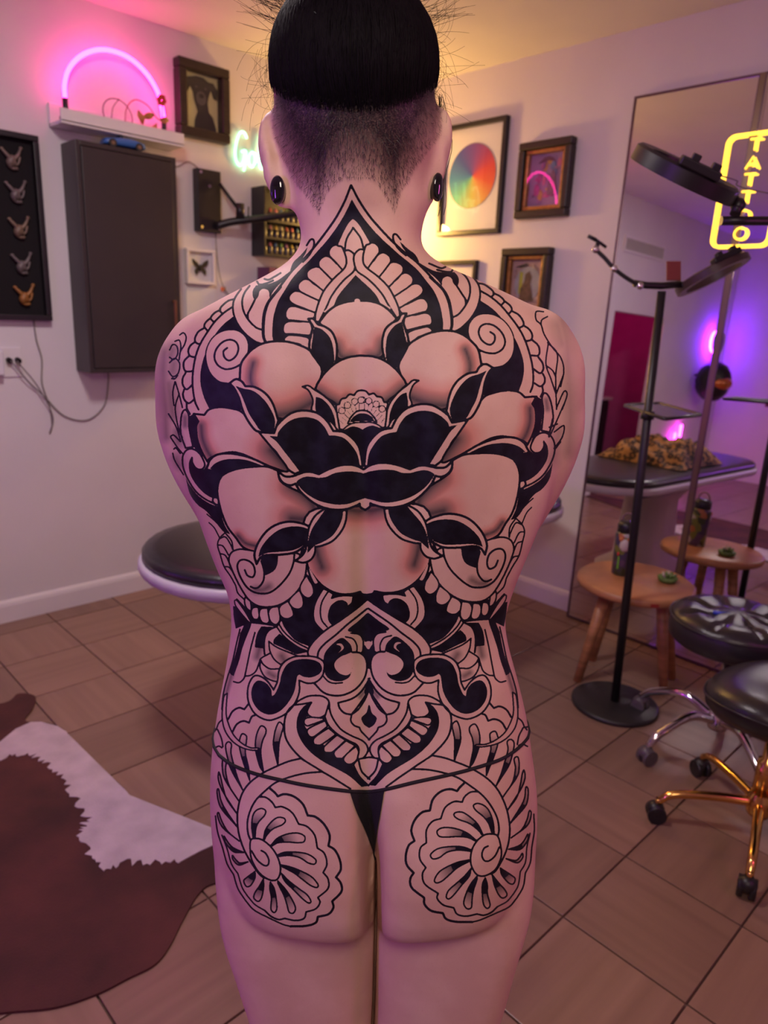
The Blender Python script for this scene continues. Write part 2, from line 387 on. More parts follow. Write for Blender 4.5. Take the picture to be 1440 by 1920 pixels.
# ears: rim, back shell and stretched lobe
EARS = []
for sgn, top, mid, low, lobe in ((-1, (513, 238), (508, 285), (521, 335), (531, 360)), (1, (824, 226), (822, 280), (811, 330), (803, 352))):
    ye = .756
    tP, mP, lP, bP = hp(*top, ye+.008), hp(*mid, ye), hp(*low, ye-.004), hp(*lobe, ye-.010)
    rot = Matrix.Rotation(sgn*.42, 3, 'Z')
    body_mb.ball((tP+mP)/2+Vector((0, .006, -.004)), (.0095, .024, .030), 24, 16, rot)
    body_mb.ball(mP*.4+lP*.6, (.0095, .017, .024), 24, 16, rot)
    rim = bez([tP+Vector((-sgn*.012, .018, -.010)), tP+Vector((-sgn*.004, .010, .002)), tP+Vector((sgn*.001, -.004, -.004)), mP+Vector((sgn*.003, -.014, .004)), lP+Vector((sgn*.002, -.012, .002)), bP+Vector((0, -.002, -.012))], 6)
    body_mb.tube(rim, .0048, 10)
    # stretched lobe: a ring round the plug
    ax = Vector((-.35 if sgn < 0 else .80, -.86 if sgn < 0 else -.60, 0)).normalized(); e1 = Vector((ax.y, -ax.x, 0)).normalized()
    body_mb.tube([bP+e1*(.0092*math.cos(a))+Vector((0, 0, .0145*math.sin(a))) for a in [2*PI*k/24 for k in range(24)]], .0045, 10, closed=True)
    body_mb.ball(bP+Vector((-sgn*.008, .008, .004)), (.010, .012, .016))
    EARS.append((bP, ax, e1))
tmp = obj('body_source', body_mb, None)
md = tmp.modifiers.new('r', 'REMESH'); md.mode = 'VOXEL'; md.voxel_size = VOX; md.use_smooth_shade = True
dg = bpy.context.evaluated_depsgraph_get()
me = bpy.data.meshes.new_from_object(tmp.evaluated_get(dg))
bpy.data.objects.remove(tmp)
def mesh_co(me):
    a = np.empty(len(me.vertices)*3); me.vertices.foreach_get('co', a); return a.reshape(-1, 3)
def mesh_ed(me):
    e = np.empty(len(me.edges)*2, dtype=np.int64); me.edges.foreach_get('vertices', e); return e.reshape(-1, 2)
def smooth_co(co, ed, it, wgt):
    n = len(co); deg = np.bincount(ed.ravel(), minlength=n)[:, None]
    for _ in range(it):
        acc = np.stack([np.bincount(ed[:, 0], co[ed[:, 1], k], n)+np.bincount(ed[:, 1], co[ed[:, 0], k], n) for k in range(3)], 1)
        co = co+(acc/np.maximum(deg, 1)-co)*wgt[:, None]
    return co
co = mesh_co(me); ed = mesh_ed(me)
# hands, face, ears and the fold under the buttocks stay crisp
wgt = np.full(len(co), .55)
wgt[(co[:, 1] > .10) & (co[:, 2] > .95) & (co[:, 2] < 1.3)] = .12
wgt[(np.abs(co[:, 0]+.042) > .078) & (co[:, 2] > 1.44)] = .10
wgt[(co[:, 2] < .12)] = .12
wgt[(np.abs(co[:, 0]-.004) < .022) & (co[:, 2] < .80) & (co[:, 1] < .06)] = .16
co = smooth_co(co, ed, 16, wgt)
# shoulder blades, spine furrow, muscle beside the spine, dimples
def gauss(x, s): return np.exp(-(x/s)**2)
X, Y_, Z = co[:, 0], co[:, 1], co[:, 2]
xs = np.interp(Z, [.85, .95, 1.2, 1.4, 1.5], [-.006, -.008, -.019, -.036, -.042])
dx = X-xs; bk = np.clip((.06-Y_)/.06, 0, 1)
dy = .0085*gauss(dx, .013)*np.interp(Z, [.80, .93, 1.05, 1.25, 1.42], [0, .7, 1, .8, 0])
dy -= .0040*(gauss(dx-.038, .022)+gauss(dx+.038, .022))*np.interp(Z, [.9, 1.0, 1.1, 1.25], [0, 1, 1, 0])
dy -= .0075*(gauss(dx-.085, .038)+gauss(dx+.085, .038))*gauss(Z-1.295, .055)
dy += .0045*(gauss(np.abs(dx)-.050, .016))*gauss(Z-1.27, .06)
dy += .0040*(gauss(dx-.040, .012)+gauss(dx+.040, .012))*gauss(Z-.925, .014)
cl_t = [hp(704, 1560, .690), hp(704, 1640, .680), hp(704, 1735, .705), hp(700, 1920, .705)]
xm = np.interp(-Z, [-p.z for p in cl_t]+[-.30], [p.x for p in cl_t]+[cl_t[-1].x]); 
dy += .010*np.exp(-(np.abs(X-xm)/.0060)**1.15)*np.interp(Z, [.34, .42, .78, .83], [0, 1, 1, 0])
co[:, 1] += dy*bk
me.vertices.foreach_set('co', co.ravel()); me.update()
body = bpy.data.objects.new('body', me); col.objects.link(body)
ss = body.modifiers.new('s', 'SUBSURF'); ss.levels = 1; ss.render_levels = 1
dg = bpy.context.evaluated_depsgraph_get()
me2 = bpy.data.meshes.new_from_object(body.evaluated_get(dg)); body.modifiers.clear(); body.data = me2; bpy.data.meshes.remove(me); me = me2
me.name = 'body'
body.parent = person
print('BODY', len(me.vertices), len(me.polygons))
# ------------------------------------------------------------------ the back tattoo
# The design is drawn once as curves (left half; the right half follows by landmarks), turned into a
# distance field and stored on the skin as attributes: ink edge distance, grey shading, flushed skin.
TILE = {'A': (460, 340), 'B': (290, 480), 'C': (460, 560), 'D': (290, 720), 'E': (460, 780), 'F': (380, 940), 'G': (440, 1060), 'H': (390, 1120), 'I': (440, 1240), 'J': (380, 1360), 'K': (390, 1480)}
PAIRS = [((658,348),(658,348)),((660,373),(660,373)),((666,515),(666,515)),((426,652),(918,621)),((670,562),(670,562)),((578,598),(762,589)),((442,723),(912,694)),((568,725),(784,715)),((472,825),(892,802)),((681,875),(681,875)),((685,956),(685,956)),((368,776),(1002,737)),((438,560),(897,528)),((386,878),(993,845)),((399,942),(985,908)),((481,1057),(909,1039)),((554,1051),(828,1046)),((459,1069),(940,1047)),((422,1000),(967,972)),((688,1124),(688,1124)),((652,1139),(730,1135)),((519,1176),(871,1165)),((504,1203),(885,1194)),((488,1238),(896,1239)),((512,1293),(874,1295)),((560,1276),(821,1276)),((538,1335),(846,1336)),((691,1473),(691,1473)),((693,1387),(693,1387)),((693,1271),(693,1271)),((526,1461),(844,1452)),((484,1453),(886,1439)),((490,1596),(916,1585)),((522,1493),(857,1484)),((577,1529),(806,1520)),((616,1586),(777,1576)),((630,1645),(772,1635)),((623,1690),(797,1685)),((596,1719),(835,1714)),((545,1737),(882,1726)),((440,1640),(985,1640)),((420,1346),(967,1340)),((343,710),(1016,685)),((310,860),(1076,840)),((437,1150),(945,1150)),((398,1450),(1001,1450)),((690,1225),(690,1225)),((678,668),(676,668))]
_pl = np.array([a for a, b in PAIRS], float); _pr = np.array([b for a, b in PAIRS], float)
def _U(r2): return np.where(r2 > 0, r2*np.log(np.maximum(r2, 1e-9)), 0)
_n = len(_pl); _K = _U(((_pl[:, None]-_pl[None])**2).sum(-1))+np.eye(_n)*2e4
_P = np.c_[np.ones(_n), _pl]; _A = np.block([[_K, _P], [_P.T, np.zeros((3, 3))]])
_W = np.linalg.solve(_A, np.r_[_pr, np.zeros((3, 2))])
def tps(p):
    p = np.asarray(p, float); k = _U(((p[:, None]-_pl[None])**2).sum(-1))
    return k @ _W[:_n]+np.c_[np.ones(len(p)), p] @ _W[_n:]
def curve(tile, s, closed):
    ox, oy = TILE[tile]; P = []; corner = []
    for w_ in s.split():
        c = w_.endswith('!'); x, y = w_.rstrip('!').split(','); P.append((ox+float(x)/5, oy+float(y)/5)); corner.append(c)
    n = len(P)
    if closed and any(corner):
        k = corner.index(True); P = P[k:]+P[:k]+[P[k]]; corner = corner[k:]+corner[:k]+[True]
    elif closed:
        return np.array([q[:2] for q in bez([(a, b, 0) for a, b in P], 6, True)])
    corner[0] = corner[-1] = True
    out = []; i0 = 0
    for i in range(1, len(P)):
        if corner[i]:
            seg = bez([(a, b, 0) for a, b in P[i0:i+1]], 6)
            out += [q[:2] for q in (seg if not out else seg[1:])]; i0 = i
    return np.array(out)
CX0, CY0, CS = 285, 330, 2
CW, CHt = (1105-CX0)*CS, (1775-CY0)*CS
ink = np.zeros((CHt, CW), bool); shd = np.zeros((CHt, CW), np.float32); red = np.zeros((CHt, CW), np.float32)
def fillmask(P):
    Q = (P-[CX0, CY0])*CS
    x0, x1 = int(max(0, Q[:, 0].min()-1)), int(min(CW, Q[:, 0].max()+2)); y0, y1 = int(max(0, Q[:, 1].min()-1)), int(min(CHt, Q[:, 1].max()+2))
    if x1 <= x0 or y1 <= y0: return None
    d = np.zeros((y1-y0, x1-x0+1), np.int32); ys = np.arange(y0, y1)+.5
    for a, b in zip(Q, np.roll(Q, -1, 0)):
        if a[1] == b[1]: continue
        lo, hi = min(a[1], b[1]), max(a[1], b[1])
        i0_, i1_ = np.searchsorted(ys, lo), np.searchsorted(ys, hi)
        if i1_ <= i0_: continue
        yy = ys[i0_:i1_]; xx = a[0]+(yy-a[1])*(b[0]-a[0])/(b[1]-a[1])
        np.add.at(d, (np.arange(i0_, i1_), np.clip(np.ceil(xx-.5).astype(int)-x0, 0, x1-x0)), 1)
    return (slice(y0, y1), slice(x0, x1)), (np.cumsum(d, 1)[:, :-1] & 1).astype(bool)
def dist(P, pad, box=None):
    "distance (px) to an open polyline inside a window"
    Q = (P-[CX0, CY0])*CS; pd = pad*CS
    x0, x1 = int(max(0, Q[:, 0].min()-pd)), int(min(CW, Q[:, 0].max()+pd+1)); y0, y1 = int(max(0, Q[:, 1].min()-pd)), int(min(CHt, Q[:, 1].max()+pd+1))
    if x1 <= x0 or y1 <= y0: return None
    out = np.full((y1-y0, x1-x0), 1e9, np.float32)
    for a, b in zip(Q[:-1], Q[1:]):
        ax, bx = int(max(x0, min(a[0], b[0])-pd)), int(min(x1, max(a[0], b[0])+pd+1)); ay, by = int(max(y0, min(a[1], b[1])-pd)), int(min(y1, max(a[1], b[1])+pd+1))
        if bx <= ax or by <= ay: continue
        gx = np.arange(ax, bx)+.5-a[0]; gy = (np.arange(ay, by)+.5-a[1])[:, None]
        v = b-a; l2 = max(1e-9, v @ v); t = np.clip((gx*v[0]+gy*v[1])/l2, 0, 1)
        d2 = (gx-t*v[0])**2+(gy-t*v[1])**2
        o_ = out[ay-y0:by-y0, ax-x0:bx-x0]; np.minimum(o_, d2, out=o_)
    return (slice(y0, y1), slice(x0, x1)), np.sqrt(out)/CS
def stroke(P, w_):
    w_ = w_+0.55
    r_ = dist(P, w_)
    if r_ is not None: ink[r_[0]] |= r_[1] < w_/2
def fill(P, black):
    r_ = fillmask(P)
    if r_ is None: return
    s_, m_ = r_
    if black: ink[s_] |= m_
    else: ink[s_] &= ~m_; shd[s_][m_] = 0; red[s_][m_] = 0
def shade(P, rad, k, clip, kr):
    r_ = dist(P, rad*2.2)
    if r_ is None: return
    s_, d = r_
    g = np.clip(1-d/rad, 0, 1)**.95*k; rr = np.clip(1-np.abs(d-rad*.75)/(rad*1.25), 0, 1)*kr
    if clip is not None:
        c_ = np.zeros((CHt, CW), bool); q = fillmask(clip)
        if q is None: return
        c_[q[0]] = q[1]; g = g*c_[s_]; rr = rr*c_[s_]
    np.maximum(shd[s_], g, out=shd[s_]); np.maximum(red[s_], rr, out=red[s_])
LAST = [None, None]
def both(f, P, side='b'):
    f(P)
    if side == 'b': f(tps(P))
def draw(line):
    op, tile, s = line.split(None, 2)
    w_ = 3.3
    if ':' in op: op, w0 = op.split(':'); w_ = float(w0)
    if op == 'L': both(lambda P: stroke(P, w_), curve(tile, s, False))
    elif op == 'K': both(lambda P: fill(P, True), curve(tile, s, True))
    elif op == 'S':                      # skin shape with an outline
        P = curve(tile, s, True); LAST[0], LAST[1] = P, tps(P)
        both(lambda P: (fill(P, False), stroke(np.r_[P, P[:1]], w_) if w_ > 0 else None), P)
    elif op in ('AK', 'AS'):             # shape across the middle: left half given
        P = curve(tile, s, False); Q = np.r_[P, tps(P)[::-1]]; LAST[0], LAST[1] = Q, None
        fill(Q, op == 'AK')
        if op == 'AS' and w_ > 0: stroke(np.r_[Q, Q[:1]], w_)
    elif op == 'D':                      # soft dark shading inside the last shape: radius in px
        for c, P in zip(LAST, (lambda q: (q, tps(q)))(curve(tile, s, False))):
            shade(P, w_, 1.0, c if c is not None else LAST[0], .95)
    elif op == 'd':
        both(lambda P: shade(P, w_, .8, None, 0), curve(tile, s, False))
    elif op == 'T':                      # teardrop, black at its root (first point)
        P = curve(tile, s, True); ox, oy = TILE[tile]; x, y = s.split()[0].rstrip('!').split(',')
        root = np.array([[ox+float(x)/5, oy+float(y)/5]])
        for Q, r0 in ((P, root), (tps(P), tps(root))):
            ln = np.sqrt(((Q-r0)**2).sum(1)).max(); r_ = fillmask(Q)
            if r_ is None: continue
            (sy, sx), m_ = r_
            gx = (np.arange(sx.start, sx.stop)+.5)/CS+CX0-r0[0, 0]; gy = ((np.arange(sy.start, sy.stop)+.5)/CS+CY0-r0[0, 1])[:, None]
            d = np.sqrt(gx**2+gy**2)/ln
            ink[sy, sx] &= ~m_; ink[sy, sx] |= m_ & (d < w_*.58)
            g = np.clip(1-(d-w_*.50)/.45, 0, 1)**.8*m_*.97
            np.maximum(shd[sy, sx], g, out=shd[sy, sx]); stroke(np.r_[Q, Q[:1]], 2.6)
DESIGN = '''
AK A 1000,165! 930,310 850,440 760,560 680,650 600,740 520,820 440,910 370,1020 310,1120 275,1220 258,1310 252,1440 265,1500! 370,1510 600,1540! 640,1290 690,1130 760,980 850,880 930,800 945,720 915,650 870,590! 920,480 970,390 1012,350!
L:4 A 990,38! 930,190 850,340 760,470 660,600 560,715 450,825 370,925 300,1020 235,1105 197,1190 176,1290 172,1440 190,1510
L:5 A 330,990 235,1105 190,1190 170,1290 168,1440 190,1510
S:0 A 925,660 880,610 830,610 795,650 800,700 850,760 915,825 945,760
S:0 A 905,835 840,770 790,720 745,712 700,750 700,800 740,850 815,915
S:0 A 810,930 740,860 690,815 640,815 590,850 590,900 640,950 735,1020
S:0 A 725,1030 640,970 590,930 545,930 505,970 510,1015 560,1055 680,1110
S:0 A 680,1120 600,1080 500,1040 450,1045 418,1085 430,1125 500,1165 650,1225
S:0 A 645,1235 560,1210 460,1180 410,1190 385,1235 395,1280 440,1300 590,1310
S:0 A 600,1330 500,1325 420,1320 375,1340 362,1385 375,1420 430,1425 600,1435
S:0 C 380,395 385,365 430,350 585,375 580,450 500,415
L:3 A 790,700 850,762 912,832
L:3 A 692,802 750,862 812,922
L:3 A 585,912 650,962 732,1028
L:3 A 498,1025 580,1068 684,1116
L:3 A 415,1142 500,1172 652,1231
L:3 A 385,1298 470,1306 600,1320
L:3 A 358,1430 450,1432 600,1446
S:3.2 A 925,655! 965,645 1012,675 1035,725 1030,800! 1010,850 930,920 860,1000 800,1090 760,1180 690,1320! 655,1310! 660,1230 690,1130 740,1020 830,910 915,830 945,780 945,720
L A 1012,435! 950,540 932,645
L A 868,605 905,615 925,655
S:0 A 1035,850! 960,910 880,1000 820,1090 785,1170 750,1230 1040,1130!
AK A 1036,875! 980,940 910,1020 860,1090 830,1165! 900,1140 1045,1115!
K B 950,275! 1050,265 1150,230 1240,165 1290,125! 1210,220 1120,320 1080,385 1075,350 1060,320 1020,308 985,330 970,380 940,412 918,370 922,320
L B 960,240 985,268 1050,255 1110,230
L B 1030,215 1070,222 1130,190 1180,160
K A 585,615! 562,680 500,770 418,838! 450,760 520,690
L A 575,600 610,548 640,550 640,610 600,690 540,755
L B 810,310 760,380 735,450 740,540 780,640 850,730 940,800 1010,825
L B 890,280 840,350 820,430 835,520 880,600 950,670 1008,692
L B 940,410 900,490 875,540 875,590
L B 725,480 640,540 560,620 490,720 430,820 390,920 365,1040 355,1150 360,1260 380,1370 412,1440
L B 745,405 690,420 630,470 610,510 635,540
L B 615,505 560,535 525,580 545,610
L B 525,580 480,620 465,660 490,695
L B 465,675 410,710 378,770 385,810 425,830
L B 380,805 335,840 315,890 330,935 375,950
L B 325,935 280,980 270,1030 290,1080 355,1080
L B 290,1095 262,1150 265,1210 300,1250 350,1210
L B 275,1255 265,1300 280,1350 320,1380 365,1350
L B 300,1385 302,1430 330,1480
K B 740,565! 640,645 560,745 500,860 455,970 430,1090 430,1200 460,1320 510,1430! 620,1440 820,1440! 880,1300 1100,860! 1010,825! 940,800 850,730 780,640
S:2 B 690,1195! 600,1175 520,1095 482,980 487,870 540,770 620,710 720,690 800,710 860,770 880,850 865,930 830,990 800,1060 800,1145! 750,1160!
L B 680,862 645,895 655,950 700,980 760,940 785,870 765,810 710,785 640,805 580,870 560,950 590,1020 660,1060 740,1050 812,1012
S:4 C -50,700 -40,610 0,545 60,480 150,425 270,400 400,405 520,440 610,490 680,580 718,670 700,760 640,900 640,1060 300,1120 60,900 -40,790
D:13 C 75,600 55,680 50,760 70,840
D:27 C 650,960 500,1040 330,1090 230,1080
AS:4 C 1050,18! 950,30 850,65 765,130 690,225! 800,330 850,420 870,560 1070,560!
D:19 C 850,440 900,540 990,555
S:0 C 1035,28 1040,8 1055,0 1070,8 1075,28
S:4 C 590,190! 640,190 680,240 740,260 810,310 850,400 860,500 845,610! 740,670 700,620 610,490 600,420 620,320 635,260!
K C 650,262! 720,290 790,360 822,450 832,560 815,625 735,680 690,600 622,490 630,380 640,300
AS:4 C 1080,532 960,552 850,602 750,690 680,790 655,850! 760,930 860,1010 900,1230 1100,1230!
D:19 C 690,880 800,950 900,990 960,960
S:3 C 535,825! 590,815 650,855 700,885 760,930 830,1010 870,1110 885,1228! 860,1228 800,1150 640,1060 620,1030 635,960 610,890 580,850
K C 660,920! 720,940 790,1010 835,1110 852,1215! 790,1150 665,1060
AS:3.2 C 1095,858 1050,868 1020,905! 975,898 945,930! 900,943 880,990! 850,1000 860,1080 885,1228! 1100,1228!
S:1.3 C 1128,950 1119,971 1098,980 1076,971 1068,950 1076,928 1098,920 1119,928
S:1.3 C 1055,965 1046,986 1025,995 1003,986 995,965 1003,943 1025,935 1046,943
S:1.3 C 987,1000 978,1021 957,1030 935,1021 927,1000 935,978 957,970 978,978
S:1.3 C 935,1050 926,1071 905,1080 883,1071 875,1050 883,1028 905,1020 926,1028
L:0.9 C 950,1150 905,1110
L:0.9 C 965,1120 930,1085
L:0.9 C 985,1090 955,1050
L:0.9 C 1010,1065 990,1020
L:0.9 C 1040,1048 1028,1000
L:0.9 C 1070,1040 1065,990
L:0.9 C 920,1180 888,1140
AS:2.8 C 1100,1045! 1040,1060 990,1110 960,1170! 1100,1180!
AK C 1095,1075! 1060,1080 1010,1110 980,1160! 1040,1150 1095,1148!
AS:2.4 C 1100,1160! 1020,1165 960,1190 905,1235! 940,1250 1100,1240!
AK C 1100,1228! 1060,1208 1000,1198 940,1225 890,1245! 960,1270 1030,1330 1075,1420 1100,1570!
S:4 E 55,228! 90,170 150,145 220,142 265,150! 300,85 370,15 450,-35 560,-52 680,-25 765,45 825,140! 920,150 1000,205 1060,280 1085,370 1100,470! 900,520 690,545 510,530 470,545! 400,500 340,420 280,330 200,265 120,225
K E 220,185! 300,192! 310,150 370,80 450,30 560,10 670,35 740,100 785,182! 850,185 930,210 1000,280 1050,360 1076,470! 900,455 780,490 690,540! 600,522 510,522! 440,430 370,340 300,250 260,215
K D 330,300! 370,285 410,350! 390,400 395,500 430,620 475,740! 410,650 370,590 350,500 330,420 325,350
S:3 D 360,590! 340,500 322,400 320,300 295,245 265,258 246,330 246,470 290,600!
d:9 D 285,310 285,390
S:3.6 D 365,280! 420,285 465,290! 510,240 600,218 720,230 830,275 1000,480 1250,800 1100,780 800,650 640,650 530,690 492,725! 440,630 400,520 390,400 410,350!
D:13 D 435,390 450,520 500,640 540,690
D:30 D 1090,620 1180,720 1290,840
S:4 D 700,-5! 760,-45 815,-25 850,20! 940,30 1040,90 1110,190 1160,345! 1120,460! 990,450 930,420 860,320 820,230 790,130 745,40
K D 755,15! 830,42 920,62 1005,125 1075,215 1128,335 1115,450! 1000,440 930,350 880,270 840,170 800,80
K D 350,690! 360,740 400,800 450,805 480,780! 560,820 630,860! 595,930 590,1050! 555,1070 500,1050 430,980 370,900 335,820 330,740
K D 290,880! 330,950 400,1040 480,1100 560,1140 605,1150! 625,1230 660,1330 710,1410! 640,1380 560,1280 480,1190 400,1130 330,1030
S:3 D 270,660 300,620 350,608 410,640 450,700 470,760 440,800 390,790 355,740 350,690! 330,740 335,820 370,900 440,990 520,1050 600,1070! 600,1140! 545,1115 460,1070 380,1000 310,890 270,790 260,710
L D 550,1060 545,1100 575,1135
S:4 D 500,760! 520,710 580,665 680,650 800,665 920,700 1050,760 1170,810! 1040,790 900,800 760,820 680,850 630,870! 560,820 490,800
K D 520,790! 570,742 660,708 780,702 880,718 1010,765! 900,785 760,805 670,840 622,852! 560,815
S:3.6 D 630,860! 690,825 780,795 900,778 1050,775 1160,815! 1200,930 1500,1100 1500,1300 1000,1550 940,1570 830,1530 760,1440 690,1350 640,1240 605,1120 588,1010 600,920
D:27 E 430,660 540,740 640,850 600,960 430,960
D:9 F 330,320 400,390 500,420
AS:3.8 G 1240,-560! 700,-500 640,-100 680,0 720,70 800,170 900,240 1000,270 1100,268 1178,248! 1195,270 1240,278!
D:19 G 760,-190 785,-80 820,20
D:24 E 900,870 1060,890 1100,885
AS:4 E 1105,500! 1050,470 970,455 880,465 780,500 690,545! 620,525 560,525 500,545 440,565 370,565 305,515! 320,580 360,630 420,650 470,635! 510,700 570,760 650,820 740,860 850,880 960,870 1050,835 1072,822! 1080,855 1125,882!
AK E 1115,540! 1050,525 950,520 840,535 760,570 690,580! 620,570 560,570 510,590 475,620! 540,700 620,760 720,805 850,830 960,825 1050,795 1120,770!
AK G 1240,285! 1178,258! 1100,275 1000,278 900,245 800,170! 700,100 660,100 640,300 540,420 440,500! 480,590 580,700 700,770! 850,620 1050,470 1245,318!
K F 440,960! 600,980 820,900 970,690! 1060,760 1140,800! 1000,1330! 880,1270 790,1190 740,1110! 690,1165! 560,1150 450,1135! 400,1010
S:3 F 500,470! 420,455 340,450 270,480 245,550 270,630 320,740 380,850 440,930 520,980 620,990 720,970 820,910 910,810 960,700 978,570! 860,480
K F 545,530! 620,505 708,510! 700,590 670,650 600,690 570,692! 575,620 550,560
L F 395,645 420,695 470,710 490,660 470,590 410,550 350,555 325,610 350,700 410,800 480,850 560,865 640,850 730,780 810,680 850,580 860,500
L F 550,560 575,650 570,740 530,800 490,815 450,800
d:13 F 500,830 560,830 620,800
S:4 E 105,1388! 85,1300 120,1190 200,1080 300,1015 420,990 540,1010 605,1040! 580,1130 550,1225! 460,1280 330,1300 200,1305 140,1330
K E 120,1320! 150,1230 230,1130 330,1060 440,1035 530,1040 590,1060! 570,1150 535,1220! 440,1260 300,1275 200,1285
S:3.6 E 740,870! 660,930 610,1010 585,1100 570,1230 540,1300 470,1358! 540,1375 610,1350 650,1290 655,1228! 720,1215 820,1170 900,1080 940,990 952,885!
K E 750,875! 690,960 630,1050 595,1150 580,1290! 652,1212! 730,1180 820,1120 880,1030 910,950 918,882!
L F 870,555 910,520 935,450
S:2.6 F 975,690! 920,780 915,840 950,890 1000,905 1040,860 1030,790 1000,740
S:2.6 F 905,830! 830,900 810,950 850,1000 900,1010 940,980 940,910
S:2.6 F 800,935! 730,980 715,1040 750,1090 800,1100 850,1070 840,1010
S:2.6 F 710,985! 640,1000 615,1060 640,1130 690,1155 725,1110 720,1040
S:2.6 F 610,1000! 545,1010 530,1070 555,1130 600,1145 625,1120 615,1050
S:2.6 F 520,990! 470,1000 455,1050 475,1100 515,1105 530,1070
S:2.6 F 450,940! 400,900 395,960 420,1010 455,1020
S:0 F 985,600! 1000,680 1040,770 1085,770!
L F 980,580 1000,680 1045,775 1090,770
L:2.4 F 215,300 270,370 285,450
L:2.4 F 160,350 215,335 270,420 280,450
L:2.4 F 140,410 190,420 240,500
L:2.4 F 165,490 215,510 255,590
L:2.4 F 200,610 260,630 330,760
L:2.4 F 310,790 330,860 390,920
L:2.4 F 215,290 160,345 140,410 165,500 200,610 260,700 310,790
L:2 F 60,200 110,250 160,345
L:2 F 40,120 120,190 215,290
K F 285,980! 340,1000 400,1080 445,1140! 380,1165 310,1195! 290,1080
L F 320,920 400,1010 460,1135! 590,1150 700,1168
S:2 F 300,930 330,940 400,1040 450,1130 440,1138 370,1060 310,980
K H 340,258! 405,250 362,370 322,480 290,600 240,740! 205,700 250,560 280,440 300,340!
d:7 H 230,700 195,820 165,930
L:2.6 H 300,300 270,420 230,600 180,760 145,900 130,1050
K H 500,272! 630,278! 555,315 528,400 522,480! 440,470! 445,400 465,330
d:12 H 490,450 460,560
L:2.6 H 440,330 400,480 370,620 345,740
L:2.6 H 345,740 400,730 450,690 480,610 500,570 580,525
L:2.6 H 240,790 290,800 330,770 345,740
L H 640,275 570,310 535,370 525,450 530,530
K G 420,640! 370,690 362,735! 450,775 580,835! 700,810! 600,770 500,700
S:2.6 G 395,578! 440,500! 480,590 580,700 725,760! 685,805! 600,770 500,700 440,640
L:2.6 G 410,540 460,620 560,710 700,785
S:2.6 G 320,712! 400,770 580,845! 430,930! 370,880 330,800
d:13 G 440,850 470,900
L:2.6 G 245,890! 270,930 330,970 410,970
L:2.6 G 245,890! 238,960 280,1040 350,1080 395,1090
d:10 G 320,1010 370,1040
S:3 G 830,218! 765,330 738,430 750,530 830,622! 890,600 938,565! 895,530 882,470 905,390 955,345 1010,335 1050,360 1050,397! 1100,350 1112,288! 1040,283 970,290 910,308! 925,272! 880,240
L:2.6 G 880,240 820,340 803,440 820,520 865,575
S:0 G 1245,318! 1150,400 1000,510 850,610 750,700 690,790 690,860 1000,900 1245,500!
L G 1245,318! 1150,400 1000,510 850,610 750,700 690,790 690,860
L G 1240,408! 1150,480 1050,560 950,650 850,730 790,800 775,870
AK G 1240,448! 1150,530 1060,605 1110,630 1170,640 1205,690 1225,720! 1245,712!
K G 1000,680 920,735 850,815 832,900 842,1000 880,1060 950,1087 1020,1080 1080,1040 1105,950! 1085,1010 1040,1030 980,1010 940,960 940,910 990,860 1060,830 1105,810! 1090,750 1050,705
S:0 G 950,740 1000,735 1022,780 970,822 1000,785 990,755
L:2.6 G 1090,635 1170,650 1205,710 1200,810
L:2.6 G 1040,670 1110,690 1145,750 1145,815
AK G 1245,785! 1212,742 1205,790 1180,820 1215,850 1245,900!
L G 1105,815 1170,820 1220,860 1240,930 1230,1020 1190,1100 1120,1170 1020,1215 920,1220 830,1190 750,1110
L:2.6 G 830,1040 880,1090 940,1106 1010,1100
L G 1250,880 1252,960
L I 1265,160! 1230,220 1180,290 1100,350 970,390! 985,440 1030,485 1095,500! 1150,430 1200,360 1255,280!
AK I 1262,158! 1240,220 1215,280 1230,330! 1255,275!
d:8 I 1210,290 1180,330
AS:3 I 1255,280! 1220,360 1160,450 1095,500! 1090,560 1120,600 1170,620! 1190,660 1265,735!
AK I 1255,408! 1235,480 1188,530 1210,590 1258,624!
S:3 G 840,960 830,900 760,860 650,850 550,860 460,910 415,990 400,1090 365,1168! 310,1090 240,1040 180,1040 135,1110 120,1210 140,1310 200,1400 300,1450 380,1440 480,1390 560,1300 605,1190 605,1078! 680,1105 760,1095 820,1040
K G 820,970 790,910 700,880 580,885 490,930 440,1020 420,1110 380,1200 350,1227! 340,1160 290,1100 220,1080 175,1120 155,1200 175,1290 240,1370 330,1400 420,1370 500,1290 560,1180 585,1050 605,1023! 650,1045 720,1050 790,1020
K I 715,385! 650,420 600,490 580,580 590,670 640,770 720,860 830,940 960,1010 1080,1080 1190,1178! 1255,1168! 1180,1090 1110,990 1100,960! 1000,900 900,820 800,760 700,660 650,590 660,530 700,510 680,470 690,430
L I 560,405 510,450 475,520 465,620 480,720 540,820 640,920 760,1000 900,1080 1085,1195
S:3 I 720,385! 690,440 680,485 720,522 790,530 850,500 885,440 880,370 830,330 760,320 680,330 600,370 555,410! 640,400!
S:2.6 I 840,535! 720,525 660,540 652,580 680,605 730,590 845,548!
S:2.6 I 870,610! 850,555! 720,615 680,650 690,690 720,710 760,695
S:2.6 I 950,685! 880,625! 780,690 740,730 745,775 790,785 830,770
S:2.6 I 1040,740! 960,690! 870,770 835,810 845,850 890,855 930,840
S:2.6 I 1130,790! 1045,745! 960,820 930,860 950,905 990,910 1020,900
S:2.6 I 1165,850! 1140,795! 1050,870 1020,920 1050,960 1100,960 1150,915
S:3 I 885,390! 895,470 930,550 1000,640 1100,700 1190,740 1240,790 1245,850 1200,910 1150,915! 1165,830 1140,780 1060,740 960,680 880,600 845,520!
AS:3 I 1255,1165! 1170,1080 1112,970! 1160,920 1255,900!
L I 1265,1105! 1190,1030 1160,920
L H 190,1140! 230,1070 290,1035 340,1050! 380,1000
